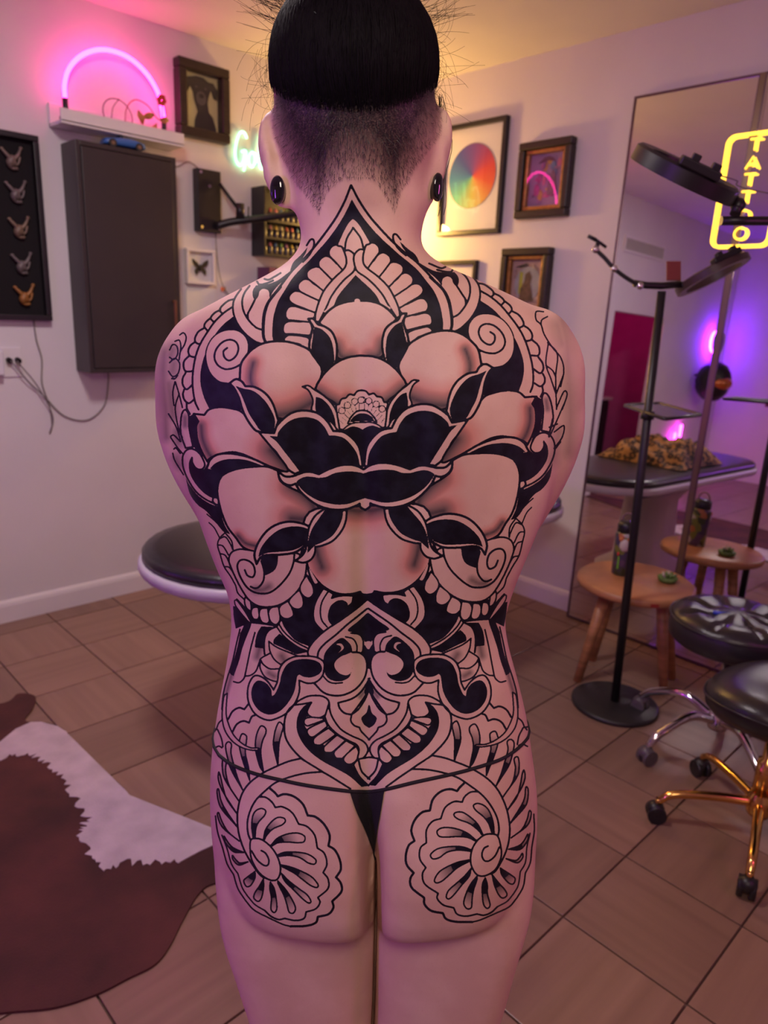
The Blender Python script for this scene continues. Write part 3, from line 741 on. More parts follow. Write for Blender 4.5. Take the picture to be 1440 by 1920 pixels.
L H 230,1260! 270,1190 330,1160 385,1175! 410,1120 440,1105
L:2.6 H 60,1260! 80,1230! 100,1180 130,1150
L:2.6 J 100,30 140,40! 175,120 190,200
L:2.6 J 110,215 150,195 180,210
T:.9 J 570,438! 545,260 560,150 590,80 590,30 550,5 515,60 495,150 500,250 535,380
T:.9 J 440,512! 430,400 400,260 410,150 410,100 370,80 345,140 345,200 370,310 410,430
T:.9 J 375,605! 330,500 300,400 265,260 270,180 240,155 215,190 230,290 270,420
T:.95 J 705,372! 715,180 735,90 755,10 720,-30 690,20 670,100 665,200
T:1 J 335,705! 250,570 215,430 220,340 190,320 185,400 210,510
T:1 J 322,830! 230,700 190,580 165,470 150,440 150,520 200,640
T:1 J 322,950! 220,800 170,700 150,600 135,620 150,720 190,800
T:1 J 342,1085! 240,1000 180,900 150,820 140,850 190,960
T:1 J 385,1192! 290,1150 240,1100 200,1040 215,1100 290,1185
T:1 J 425,1280! 350,1290 310,1260 280,1220 285,1260 340,1310
S:2.4 H 180,900! 170,1080 190,1180 240,1290 320,1370 400,1410 470,1412 470,1432 400,1432 300,1400 220,1340 160,1250 135,1150 135,1050 150,930
S:3.2 J 920,310! 800,340 680,390 560,450 440,540 370,640 335,760 325,880 340,1020 390,1170 470,1310 560,1420 640,1400 455,1090! 425,1010 420,900 450,790 500,700 580,620 680,540 800,490 960,450 1125,435!
T:.85 K 425,458! 410,350 420,250 450,200 500,180 540,200 530,245 480,300 450,360 440,450
T:.7 K 520,472! 540,380 590,310 650,265 710,270 725,300 690,335 610,370 550,430 530,470
T:.7 K 585,532! 650,460 740,420 840,410 905,440 900,490 840,500 750,495 660,500 600,530
T:.7 K 640,622! 720,590 840,590 940,610 1010,660 1000,700 940,690 860,640 760,620 650,630
T:.8 K 690,710! 780,730 880,770 970,820 1030,890 1020,920 960,900 880,840 800,780 690,722
T:.8 K 690,790! 760,860 850,930 930,990 965,1050 940,1065 880,1020 800,940 720,860
T:.9 K 655,860! 720,930 780,1020 820,1110 800,1160 760,1150 740,1080 710,990 660,890
T:.9 K 585,870! 620,930 640,1030 645,1120 620,1155 590,1120 595,1020 580,930
T:.9 K 520,840! 520,930 500,1020 470,1050 430,1020 440,970 480,910
T:.9 K 440,770! 440,830 400,900 360,910 335,860 360,830
S:3 K 400,480 440,460 510,475 590,540 650,630 680,740 660,830 610,855 540,830 470,770 410,660 395,560
L:3 K 500,575 540,600 570,660 560,710 520,710 460,660 410,580
L:4 K 585,-5 625,30 655,65! 720,45 810,70 890,140 935,245! 1010,260 1090,330 1140,430 1130,530! 1190,570 1235,660 1245,750 1200,825! 1245,880 1250,960 1165,1050! 1175,1110 1130,1170 1030,1195! 1010,1250 920,1280 775,1285!
L:2.6 K 775,1285 700,1265 560,1200 430,1130 350,1040! 280,930 240,800! 180,700 140,560 90,400 70,250
L:3 K 475,70! 540,75 600,120 630,170! 700,165 790,220 850,325! 930,350 1000,430 1025,550! 1090,600 1115,700 1080,780! 1125,840 1125,930 1030,1015! 1050,1060 1010,1120 920,1150! 900,1210 820,1230 720,1210! 660,1220 590,1190 530,1135!
L:2.4 K 530,1135 440,1080 370,1000! 320,920 280,790! 220,700 180,560 130,430
'''
for ln_ in DESIGN.strip().splitlines(): draw(ln_)
# older work on the upper arms: flowers on the left one, leaves on the right one
TILE['R'] = (660, 340); TILE['Q'] = (290, 480)
def one(op, s, w_=2.4, sc=5.0, o=(290, 480)):
    P = np.array([[o[0]+float(a)/sc, o[1]+float(b)/sc] for a, b in (q.split(',') for q in s.split())])
    P = np.array([q[:2] for q in bez([(a, b, 0) for a, b in P], 5)])
    if op == 'L': stroke(P, w_)
    elif op == 'd': shade(P, w_*1.7, .62, None, 0)
    elif op == 'e': shade(P, w_, .40, None, 0)
for s in ('235,740 270,720 295,760 280,830 240,900 230,970', '190,800 230,790 245,850 230,960', '140,880 170,830 210,850 215,920 180,970 140,950', '140,1000 190,960 235,1010 220,1100 170,1130 130,1080', '160,1150 190,1150 215,1120', '190,1180 170,1280 180,1400', '195,1180 230,1300 260,1420', '230,1290 195,1400 200,1500 230,1640 260,1700', '130,1480 200,1600 245,1740', '150,1690 180,1680 240,1740', '180,1810 200,1800 240,1850', '150,1700 210,1790 260,1850', '170,1850 190,1920 270,2050'): one('L', s)
for s in ('90,900 80,1100 90,1300 110,1500', '170,880 150,930', '180,1010 170,1080', '130,1200 150,1350 170,1500'): one('d', s, 13)
for s in ('100,1500 110,1700', '200,1650 220,1750', '200,1900 230,1960'): one('d', s, 9)
for s in ('1175,800 1130,800 1130,850 1160,880 1180,940 1230,1020 1280,1080 1300,1160 1280,1260', '1200,830 1165,850 1160,880', '1205,990 1190,1120 1220,1210 1250,1300', '1200,990 1260,1060 1250,1200 1255,1400', '1190,1130 1230,1160 1250,1200', '1255,1390 1300,1290 1320,1310 1290,1400', '1255,1300 1300,1180'): one('L', s, 2.4, 3.2727, (660, 340))
for s in ('1230,150 1210,260 1300,60', '1240,230 1300,190 1290,260 1240,330', '1210,200 1260,180', '1250,330 1280,290'): one('L', s, 2.4, 3.2727, (660, 740))
for s in ('1290,850 1320,1000 1330,1200 1340,1400', '1260,880 1290,1000'): one('e', s, 24, 3.2727, (660, 340))
for s in ('1340,0 1340,200 1330,350', '1270,230 1230,400'): one('e', s, 22, 3.2727, (660, 740))
def edt(mask, R=8):
    "distance in px from every cell to the nearest True cell, up to R cells"
    g = np.where(mask, 0, 999).astype(np.int16)
    h = g.copy()
    for k in range(1, R+1):
        h[:, k:] = np.minimum(h[:, k:], g[:, :-k]+k*k); h[:, :-k] = np.minimum(h[:, :-k], g[:, k:]+k*k)
    o_ = h.copy()
    for k in range(1, R+1):
        o_[k:] = np.minimum(o_[k:], h[:-k]+k*k); o_[:-k] = np.minimum(o_[:-k], h[k:]+k*k)
    return np.minimum(np.sqrt(o_), R).astype(np.float32)/CS
sdf = edt(ink)-edt(~ink)          # negative inside the ink
# ------------------------------------------------------------------ skin attributes and material
co = mesh_co(me); nv = len(co)
def project(c):
    q_ = c+[0, BODY_Y, -CAM_H]; d_ = q_ @ np.array(_fw)
    return 720+F_PX*(q_ @ np.array(_r))/d_, 960-F_PX*(q_ @ np.array(_u))/d_
def refine():
    "split the skin quads that carry an ink edge into four so that the edge stays sharp"
    nq = len(me.polygons); lv = np.empty(nq*4, np.int64); le = np.empty(nq*4, np.int64)
    me.loops.foreach_get('vertex_index', lv); me.loops.foreach_get('edge_index', le); lv = lv.reshape(-1, 4); le = le.reshape(-1, 4)
    n0 = np.empty(nv*3); me.vertices.foreach_get('normal', n0); n0 = n0.reshape(-1, 3)
    c4 = co[lv].mean(1); px_, py_ = project(c4); vw = c4+[0, BODY_Y, -CAM_H]; fac = -(n0[lv].mean(1)*vw).sum(1)
    ix = ((px_-CX0)*CS).astype(int); iy = ((py_-CY0)*CS).astype(int); ok = (ix >= 0) & (ix < CW) & (iy >= 0) & (iy < CHt) & (fac > 0)
    sv = np.full(nq, 9.0); sv[ok] = sdf[iy[ok], ix[ok]]
    fl_q = np.abs(sv) < 3.4
    xq = np.interp(-c4[:, 2], [-p.z for p in cl_t]+[-.30], [p.x for p in cl_t]+[cl_t[-1].x])
    fl_q |= (np.abs(c4[:, 0]-xq) < .0075) & (c4[:, 2] > .36) & (c4[:, 2] < .80) & (c4[:, 1] < .03)
    ne = len(me.edges); ev = mesh_ed(me); split = np.zeros(ne, bool); split[le[fl_q].ravel()] = True
    mid = np.full(ne, -1); ns = int(split.sum()); mid[split] = nv+np.arange(ns); nc = int(fl_q.sum()); cen = nv+ns+np.arange(nc)
    newco = np.r_[co, co[ev[split]].mean(1), c4[fl_q]]
    A, B = lv[fl_q], mid[le[fl_q]]
    sub = np.stack([np.stack([A[:, k], B[:, k], cen, B[:, k-1]], 1) for k in range(4)], 1).reshape(-1, 4)
    anys = split[le].any(1) & ~fl_q; plain = lv[~fl_q & ~anys]
    ng, ngl = [], []
    for v4, e4 in zip(lv[anys].tolist(), mid[le[anys]].tolist()):
        n_ = 0
        for v_, m_ in zip(v4, e4):
            ng.append(v_); n_ += 1
            if m_ >= 0: ng.append(m_); n_ += 1
        ngl.append(n_)
    loops = np.r_[sub.ravel(), plain.ravel(), np.array(ng, np.int64)]; cnt = np.r_[np.full(len(sub)+len(plain), 4), np.array(ngl, np.int64)]
    m2 = bpy.data.meshes.new('body'); m2.vertices.add(len(newco)); m2.vertices.foreach_set('co', newco.ravel())
    m2.loops.add(len(loops)); m2.loops.foreach_set('vertex_index', loops.astype(np.int32)); m2.polygons.add(len(cnt))
    m2.polygons.foreach_set('loop_start', np.r_[0, np.cumsum(cnt)[:-1]].astype(np.int32)); m2.update(calc_edges=True); m2.shade_smooth()
    return m2
m2 = refine()
cc_ = mesh_co(m2); xq = np.interp(-cc_[:, 2], [-p.z for p in cl_t]+[-.30], [p.x for p in cl_t]+[cl_t[-1].x])
cc_[:, 1] += .034*np.exp(-((cc_[:, 0]-xq)/.0015)**2)*np.interp(cc_[:, 2], [.37, .42, .735, .775], [0, 1, 1, 0])*(cc_[:, 1] < .04)
m2.vertices.foreach_set('co', cc_.ravel()); m2.update()
body.data = m2; bpy.data.meshes.remove(me); me = m2; me.name = 'body'
print('BODY refined', len(me.vertices), len(me.polygons))
co = mesh_co(me); nv = len(co)
nrm = np.empty(nv*3); me.vertices.foreach_get('normal', nrm); nrm = nrm.reshape(-1, 3)
q = co+[0, BODY_Y, -CAM_H]
fwv, rv, uv = np.array(_fw), np.array(_r), np.array(_u)
dep = q @ fwv; PX = 720+F_PX*(q @ rv)/dep; PY = 960-F_PX*(q @ uv)/dep
facing = -(nrm*q).sum(1)/np.linalg.norm(q, axis=1)
# nearest skin along each sight line: the design lies on the back only, not on arms or face behind it
gxi = np.clip((PX/5).astype(int), 0, 400); gyi = np.clip((PY/5).astype(int), 0, 500); zb = np.full((502, 402), 9.0)
np.minimum.at(zb, (gyi, gxi), dep); hid = dep > zb[gyi, gxi]+.030
def sample(img, fillv):
    fx = (PX-CX0)*CS-.5; fy = (PY-CY0)*CS-.5
    ok = (fx > 0) & (fx < CW-2) & (fy > 0) & (fy < CHt-2) & (facing > .02) & ~hid
    ix = np.clip(fx.astype(int), 0, CW-2); iy = np.clip(fy.astype(int), 0, CHt-2); tx = fx-ix; ty = fy-iy
    v = img[iy, ix]*(1-tx)*(1-ty)+img[iy, ix+1]*tx*(1-ty)+img[iy+1, ix]*(1-tx)*ty+img[iy+1, ix+1]*tx*ty
    return np.where(ok, v, fillv).astype(np.float32)
def add_attr(name, v):
    a = me.attributes.new(name, 'FLOAT', 'POINT'); a.data.foreach_set('value', v.astype(np.float32))
add_attr('ink', sample(sdf, 4.0)); add_attr('grey', sample(shd, 0)); add_attr('flush', sample(red, 0))
# shaved hair: density over the back of the head
hl = np.interp(PX, [515, 530, 552, 575, 598, 612, 640, 662, 690, 715, 740, 752, 780, 800, 825], [262, 300, 345, 372, 408, 366, 342, 340, 338, 358, 405, 366, 322, 290, 262])
st = np.clip((hl-PY)/105, 0, 1)**.72*np.clip((PX-508)/10, 0, 1)*np.clip((832-PX)/10, 0, 1)*(co[:, 2] > 1.46)
earm = np.clip((np.abs(co[:, 0]+.045)-.079)/.003, 0, 1)*(co[:, 2] < 1.545)
st = np.where(co[:, 1] < .045, st, np.clip((co[:, 2]-1.575)/.02, 0, 1)*(co[:, 1] < .10))*(1-earm)
add_attr('stubble', st)
sk = bpy.data.materials.new('skin'); sk.use_nodes = True; nt = sk.node_tree; N = nt.nodes; bs = N['Principled BSDF']
def nd(t, **k):
    n = N.new(t)
    for a, v in k.items(): setattr(n, a, v)
    return n
def att(n):
    a = nd('ShaderNodeAttribute'); a.attribute_name = n; return a.outputs['Fac']
def mixc(fac, c1, c2):
    m = nd('ShaderNodeMix', data_type='RGBA')
    nt.links.new(fac, m.inputs[0])
    for s_, c in ((m.inputs[6], c1), (m.inputs[7], c2)):
        if isinstance(c, tuple): s_.default_value = (*c, 1)
        else: nt.links.new(c, s_)
    return m.outputs[2]
def mrange(v, a, b, c=0.0, d=1.0):
    m = nd('ShaderNodeMapRange'); m.interpolation_type = 'SMOOTHSTEP'
    nt.links.new(v, m.inputs[0])
    for i, x in zip((1, 2, 3, 4), (a, b, c, d)): m.inputs[i].default_value = x
    return m.outputs[0]
tc = nd('ShaderNodeTexCoord')
def noise(scale, detail=4):
    n = nd('ShaderNodeTexNoise'); n.inputs['Scale'].default_value = scale; n.inputs['Detail'].default_value = detail
    nt.links.new(tc.outputs['Object'], n.inputs['Vector']); return n.outputs['Fac']
c = mixc(mrange(noise(14), .35, .65), SKIN_A, SKIN_B)
c = mixc(mrange(noise(420, 2), .62, .80, 0, .25), c, (.55, .22, .16))
fl = nd('ShaderNodeMath', operation='MULTIPLY'); nt.links.new(att('flush'), fl.inputs[0]); fl.inputs[1].default_value = .62
c = mixc(fl.outputs[0], c, (.60, .13, .09))
gr = nd('ShaderNodeMath', operation='MULTIPLY'); nt.links.new(att('grey'), gr.inputs[0]); gr.inputs[1].default_value = .95
c = mixc(gr.outputs[0], c, (.035, .03, .034))
inkf = mrange(att('ink'), .45, -.45)
c = mixc(inkf, c, mixc(mrange(noise(60), .35, .7), (.006, .005, .009), (.014, .014, .024)))
sb = nd('ShaderNodeMath', operation='MULTIPLY'); nt.links.new(att('stubble'), sb.inputs[0]); nt.links.new(mrange(noise(900, 2), .25, .6, .80, 1.0), sb.inputs[1])
c = mixc(sb.outputs[0], c, (.022, .014, .017))
nt.links.new(c, bs.inputs['Base Color'])
nt.links.new(mrange(inkf, 0, 1, .50, .56), bs.inputs['Roughness'])
nt.links.new(mrange(inkf, 0, 1, .42, .22), bs.inputs['Specular IOR Level'])
bs.inputs['Subsurface Weight'].default_value = 0.0
bmp = nd('ShaderNodeBump'); bmp.inputs['Strength'].default_value = .10; bmp.inputs['Distance'].default_value = .0012
nt.links.new(noise(520, 3), bmp.inputs['Height']); nt.links.new(bmp.outputs['Normal'], bs.inputs['Normal'])
me.materials.append(sk)
body['label'] = 'pale skin with a black ornamental lotus tattoo over the whole back and hips'
# ------------------------------------------------------------------ hair
hair_m = mat('dark_hair', (.004, .0028, .004), .62, var=.3, vscale=60, spec=.07)
rng = np.random.default_rng(3)
def hair_row(a):
    "photo row of the parting line round the head; a = 0 at the right ear, -pi/2 at the back"
    s_ = math.sin(a)
    return 156+98*max(0, -s_)**1.25 if s_ < 0 else 156-95*s_
def head_point(t, a, grow):
    l, r_, yb, yf, ex = smooth_tab(HEAD, [max(-24, min(424, t))])[0]
    yc = (yb+yf)/2; hy = (yf-yb)/2; A, B = hp(l, t, yc), hp(r_, t, yc); cc = (A+B)/2; ax = (B-A)/2
    qx = 2/ex; ca, sa = math.cos(a), math.sin(a)
    x = math.copysign(abs(ca)**qx, ca); y = math.copysign(abs(sa)**qx, sa)
    return cc+ax*x*(1+grow/ax.length)+Vector((0, y*(hy+grow), 0))
cap = MB(); NA, NR = 150, 26; rows = []
bun_c = hp(664, -75, .745)
for j in range(NR+1):
    k = j/NR; rw = []
    for i in range(NA):
        a = 2*PI*i/NA; t1 = hair_row(a)
        t = t1+(-24-t1)*k
        g = .0005+.0050*math.sin(min(1, k*1.6+.05)*PI/2)**.7+.0010*math.sin(i*2.9+math.sin(i*.7)*3)*min(1, k*4)+(.004*max(0, k-.8))
        rw.append(head_point(t, a, g))
    rows.append(rw)
rows.append([bun_c+(p-bun_c)*.35+Vector((0, 0, -.012)) for p in rows[-1]])
cap.rings(rows)
obj('hair', cap, hair_m, person)
bun = MB(); bm_ = bmesh.new(); bmesh.ops.create_icosphere(bm_, subdivisions=4, radius=1)
for v in bm_.verts:
    d = v.co.normalized(); an = math.atan2(d.y, d.x)
    k = 1+.10*math.sin(9*an+6*d.z)+.05*math.sin(17*d.z+3*an)
    v.co = bun_c+Vector((d.x*.058, d.y*.055, d.z*.042))*k+Vector((0, 0, .008))
bm_.verts.index_update(); bun.add([v.co[:] for v in bm_.verts], [[v.index for v in f.verts] for f in bm_.faces], True); bm_.free()
obj('hair_bun', bun, hair_m, person)
st_mb = MB()
for i in range(900):                      # combed strands lying on the cap
    a = -PI/2+rng.normal(0, .75); t1 = hair_row(a)+rng.uniform(-4, 13); da = rng.normal(0, .10); pts = []
    kk = rng.uniform(.55, 1)
    for j in range(9):
        k = j/8*kk; t = t1+(-24-t1)*k
        g = .0006+.0060*math.sin(min(1, k*1.7+.02)*PI/2)**.6+.0006*rng.uniform(0, 1)
        pts.append(head_point(t, a+da*k, g))
    st_mb.tube(pts, [.00055*(1-.6*abs(j/4-1)) for j in range(9)], 4, caps=False)
tag(obj('hair_strands', st_mb, hair_m, person), kind='stuff')
fly = MB()
for i in range(150):                      # loose hairs standing off the sides
    sd = -1 if i % 2 else 1
    t = rng.uniform(-20, 215); a = (PI if sd < 0 else 0)+rng.normal(-.12*sd, .45)
    p = head_point(t, a, .004); n_ = (p-head_point(t, a, -.03)).normalized()
    ln = rng.uniform(.012, .050); cur = Vector((rng.normal(0, .5), rng.normal(0, .4), rng.normal(-.5 if t > 70 else .5, .8)))
    pts = [p]; d = n_
    for j in range(8):
        d = (d+cur*.38).normalized(); pts.append(pts[-1]+d*ln/8)
    fly.tube(pts, [.00012]*9, 3, caps=False)
for i in range(70):                       # spray at the top left and right of the bun
    p = hp(rng.uniform(520, 575) if i % 3 else rng.uniform(765, 800), rng.uniform(-5, 70), .72); d = Vector((-1 if i % 3 else 1, rng.normal(0, .3), rng.uniform(-.1, 1.0))).normalized(); pts = [p]
    cur = Vector((0, 0, rng.normal(.2, .5)))
    for j in range(6):
        d = (d+cur*.15).normalized(); pts.append(pts[-1]+d*rng.uniform(.005, .009))
    fly.tube(pts, [.0002, .0002, .00018, .00016, .00014, .00012, .0001], 3, caps=False)
for i in range(14):                       # wisp in front of the right ear
    p = hp(826+rng.normal(0, 3), 190+rng.uniform(-15, 10), .775); pts = [p]; d = Vector((.25, -.1, -1))
    for j in range(12):
        d = (d+Vector((math.sin(j*.9+i)*.22-.04, 0, -.2))).normalized(); pts.append(pts[-1]+d*(.0085 if i % 2 else .0055))
    fly.tube(pts, .00035, 3, caps=False)
tag(obj('loose_hair', fly, hair_m, person), kind='stuff')
# clipped hair of the undercut
idx = np.nonzero((st > .12) & (facing > -.3) & (co[:, 1] < .05))[0]
pick = rng.choice(idx, size=min(15000, len(idx)*2), replace=True)
vs, fs = [], []
P0 = co[pick]; Nn = nrm[pick]; sd = st[pick]
ln = .0030+.0050*sd*rng.uniform(.5, 1, len(pick))
dirv = Nn*.40+np.stack([rng.normal(0, .30, len(pick)), rng.normal(0, .2, len(pick)), -.75+rng.normal(0, .25, len(pick))], 1)
dirv /= np.linalg.norm(dirv, axis=1)[:, None]
sidev = np.cross(dirv, Nn); sidev /= np.linalg.norm(sidev, axis=1)[:, None]+1e-9
W_ = .00017
V3 = np.empty((len(pick)*3, 3)); V3[0::3] = P0-sidev*W_; V3[1::3] = P0+sidev*W_; V3[2::3] = P0+dirv*ln[:, None]
uc = bpy.data.meshes.new('undercut_hair'); uc.from_pydata(V3.tolist(), [], [(i*3, i*3+1, i*3+2) for i in range(len(pick))]); uc.update()
tag(obj('undercut_hair', uc, mat('clipped_hair', (.020, .013, .015), .5), person), kind='stuff')
# ------------------------------------------------------------------ ear plugs
for bP, ax, e1 in EARS:
    pl = MB(); rot = Matrix((e1, Vector((0, 0, 1)), ax)).transposed()
    pl.lathe([(.0001, -.006), (1.12, -.006), (1.15, -.005), (1.0, -.003), (1.0, .003), (1.18, .004), (1.2, .006), (1.05, .0075), (.7, .0088), (.0001, .0095)], 28, Matrix.Translation(bP+ax*.0055) @ rot.to_4x4() @ Matrix.Diagonal((.0066, .0108, 1, 1)))
    o = obj('ear_plug', pl, mat('black_plug', (.006, .006, .007), .06, coat=.6), person); o['label'] = 'glossy black oval plug in a stretched earlobe'
# ------------------------------------------------------------------ thong
bpy.context.view_layer.update()
C0 = Vector((0, -BODY_Y, CAM_H))
def on_body(x, y, off=.0):
    d = (hp(x, y, .8)-C0).normalized()
    ok, p, n, _ = body.ray_cast(C0, d)
    return (p+n*off, n) if ok else (hp(x, y, .70), Vector((0, -1, 0)))
cloth = mat('black_cloth', (.008, .007, .008), .75, bump=.3, bscale=900)
th = MB()
back_line = [(412, 1416), (430, 1430), (450, 1440), (484, 1452), (526, 1462), (580, 1473), (654, 1483), (690, 1484), (722, 1480), (780, 1466), (844, 1452), (890, 1440), (935, 1425), (960, 1411), (978, 1396)]
loop = [on_body(p[0], p[1], .0006)[0] for p in bez([(x, y, 0) for x, y in back_line], 5)]
cx_, cy_ = (loop[0].x+loop[-1].x)/2, .02
aR = math.atan2(loop[-1].y-cy_, loop[-1].x-cx_); aL = math.atan2(loop[0].y-cy_, loop[0].x-cx_)
if aL < 0: aL += 2*PI
for k in range(1, 40):                    # round the front at hip height
    a = aR+(aL-aR)*k/40; z = loop[-1].z if k == 0 else 0
    zR, zL = loop_end_z if k > 1 else (loop[-1].z, loop[0].z); loop_end_z = (zR, zL)
    z = zR+(zL-zR)*k/40; d = Vector((-math.cos(a), -math.sin(a), 0)); ok, p, n, _ = body.ray_cast(Vector((cx_, cy_, z))-d*.6, d)
    if ok: loop.append(p+n*.0006)
th.tube(loop, .0021, 6, closed=True)
string = obj('waist_string', th, cloth, None)
tp = MB(); rows = []
for j in range(13):
    k = j/12; y = 1480+132*k
    x0 = np.interp(k, [0, .3, .6, .85, 1], [654, 666, 684, 697, 701]); x1 = np.interp(k, [0, .3, .6, .85, 1], [722, 716, 709, 705, 704])
    rows.append([on_body(x0+(x1-x0)*i/8, y, .0016)[0] for i in range(9)])
base = len(tp.v)
for rw in rows: tp.v += [tuple(p) for p in rw]
for rw in rows: tp.v += [tuple(p+Vector((0, .003, 0))) for p in rw]
nn = 13*9
for j in range(12):
    for i in range(8):
        a = j*9+i; tp.f += [(a, a+1, a+10, a+9), (nn+a, nn+a+9, nn+a+10, nn+a+1)]; tp.sm += [True, True]
panel = obj('thong', tp, cloth, person); panel['label'] = 'black thong panel narrowing downward'
string.parent = panel
for o in (string,): o['label'] = 'thin black waist string'
# ------------------------------------------------------------------ shared finishes
black_m = mat('black_satin', (.012, .010, .012), .38, var=.2, vscale=20)
dark_frame = mat('dark_stained_wood', (.022, .013, .010), .42, var=.35, vscale=14, stretch=(1, 1, 12))
cab_m = mat('dark_grey_lacquer', (.036, .027, .027), .42, var=.06, vscale=6)
chrome = mat('chrome', (.72, .70, .72), .10, 1.0)
gold = mat('gold_metal', (.78, .46, .14), .16, 1.0)
leather = mat('black_vinyl', (.020, .017, .020), .30, bump=.15, bscale=220)
glass_m = mat('clear_glass', (1, 1, 1), .02, trans=1.0)
paper = mat('white_paper', (.72, .70, .68), .8)
wood = mat('honey_wood', (.40, .175, .075), .42, var=.25, vscale=5, stretch=(1, 1, 9))
cable_m = mat('grey_cable', (.20, .17, .16), .55)
def glaze(col_=(1, 1, 1)):
    "thin clear picture glass: reflective, see-through"
    if 'picture_glass' in MATS: return MATS['picture_glass']
    m = bpy.data.materials.new('picture_glass'); m.use_nodes = True; MATS['picture_glass'] = m; nt = m.node_tree
    for n in list(nt.nodes): nt.nodes.remove(n)
    o_ = nt.nodes.new('ShaderNodeOutputMaterial'); mx = nt.nodes.new('ShaderNodeMixShader'); t_ = nt.nodes.new('ShaderNodeBsdfTransparent'); g = nt.nodes.new('ShaderNodeBsdfGlossy'); fr = nt.nodes.new('ShaderNodeFresnel')
    g.inputs['Roughness'].default_value = .015; fr.inputs['IOR'].default_value = 1.5
    ge = nt.nodes.new('ShaderNodeNewGeometry'); iv = nt.nodes.new('ShaderNodeMath'); iv.operation = 'SUBTRACT'; iv.inputs[0].default_value = 1.0; nt.links.new(ge.outputs['Backfacing'], iv.inputs[1]); mu = nt.nodes.new('ShaderNodeMath'); mu.operation = 'MULTIPLY'; nt.links.new(fr.outputs[0], mu.inputs[0]); nt.links.new(iv.outputs[0], mu.inputs[1]); nt.links.new(mu.outputs[0], mx.inputs[0]); nt.links.new(t_.outputs[0], mx.inputs[1]); nt.links.new(g.outputs[0], mx.inputs[2]); nt.links.new(mx.outputs[0], o_.inputs[0])
    return m
def neon(name, color, strength):
    m = bpy.data.materials.new(name); m.use_nodes = True; nt = m.node_tree
    for n in list(nt.nodes): nt.nodes.remove(n)
    o_ = nt.nodes.new('ShaderNodeOutputMaterial'); e = nt.nodes.new('ShaderNodeEmission'); e.inputs[0].default_value = (*color, 1); e.inputs[1].default_value = strength
    nt.links.new(e.outputs[0], o_.inputs[0]); return m
def at_depth(x, y, d):
    r_ = px_ray(x, y); return Vector((0, 0, CAM_H))+r_*(d/r_.dot(W3))
def framed(name, label, cat, wall, a0, a1, z0, z1, fw, dep, fmat, inner=None, group=None, glass=True, art=None, bev=.003, backm=None):
    """picture frame flat on a wall. wall 'L': runs along x at y = LY; wall 'R': runs along y at x = RX.
    local axes: x along the wall to the right as seen from the room, y out of the wall, z up"""
    if wall == 'L': M_ = Matrix(((1, 0, 0, (a0+a1)/2), (0, -1, 0, LY), (0, 0, 1, 0), (0, 0, 0, 1)))
    else: M_ = Matrix(((0, -1, 0, RX), (-1, 0, 0, (a0+a1)/2), (0, 0, 1, 0), (0, 0, 0, 1)))
    t = thing(name, label, cat, M_ @ Vector((0, 0, z0)), 0, group)
    w_ = abs(a1-a0); h_ = z1-z0; M_ = Matrix.Translation(-t.location) @ M_
    def put(n, mb, m, par=None):
        mb.v = [tuple(M_ @ Vector((x, y, z+z0))) for x, y, z in mb.v]
        if M_.to_3x3().determinant() < 0: mb.f = [f[::-1] for f in mb.f]
        return obj(n, mb, m, par or t)
    fr = MB()
    for c, d in (((0, dep/2, fw/2), (w_, dep, fw)), ((0, dep/2, h_-fw/2), (w_, dep, fw)), ((-w_/2+fw/2, dep/2, h_/2), (fw, dep, h_-2*fw)), ((w_/2-fw/2, dep/2, h_/2), (fw, dep, h_-2*fw))): fr.box(c, d, bev=bev)
    put('frame', fr, fmat)
    if inner:
        iw = .018; im = MB(); W2, H2 = w_-2*fw, h_-2*fw
        for c, d in (((0, dep*.4, fw+iw/2), (W2, dep*.55, iw)), ((0, dep*.4, h_-fw-iw/2), (W2, dep*.55, iw)), ((-W2/2+iw/2, dep*.4, h_/2), (iw, dep*.55, H2-2*iw)), ((W2/2-iw/2, dep*.4, h_/2), (iw, dep*.55, H2-2*iw))): im.box(c, d, bev=.004)
        put('inner_frame', im, inner)
    put('backing', MB().box((0, .004, h_/2), (w_-fw, .006, h_-fw)), backm or paper)
    if art: art(put, w_, h_, t)
    if glass: put('glass_pane', MB().box((0, dep*.62, h_/2), (w_-1.6*fw, .002, h_-1.6*fw)), glaze())
    return t
def poly(pts, y0, y1):
    "flat relief piece: outline in (x,z), thickness along y"
    n = len(pts); mb = MB()
    mb.add([(p[0], y0, p[1]) for p in pts]+[(p[0], y1, p[1]) for p in pts], [tuple(range(n)), tuple(range(n, 2*n))[::-1]]+[(i, n+i, n+(i+1) % n, (i+1) % n) for i in range(n)])
    return mb
def disc(cx, cz, rx, rz, y0, y1, n=28): return poly([(cx+rx*math.cos(2*PI*k/n), cz+rz*math.sin(2*PI*k/n)) for k in range(n)], y0, y1)
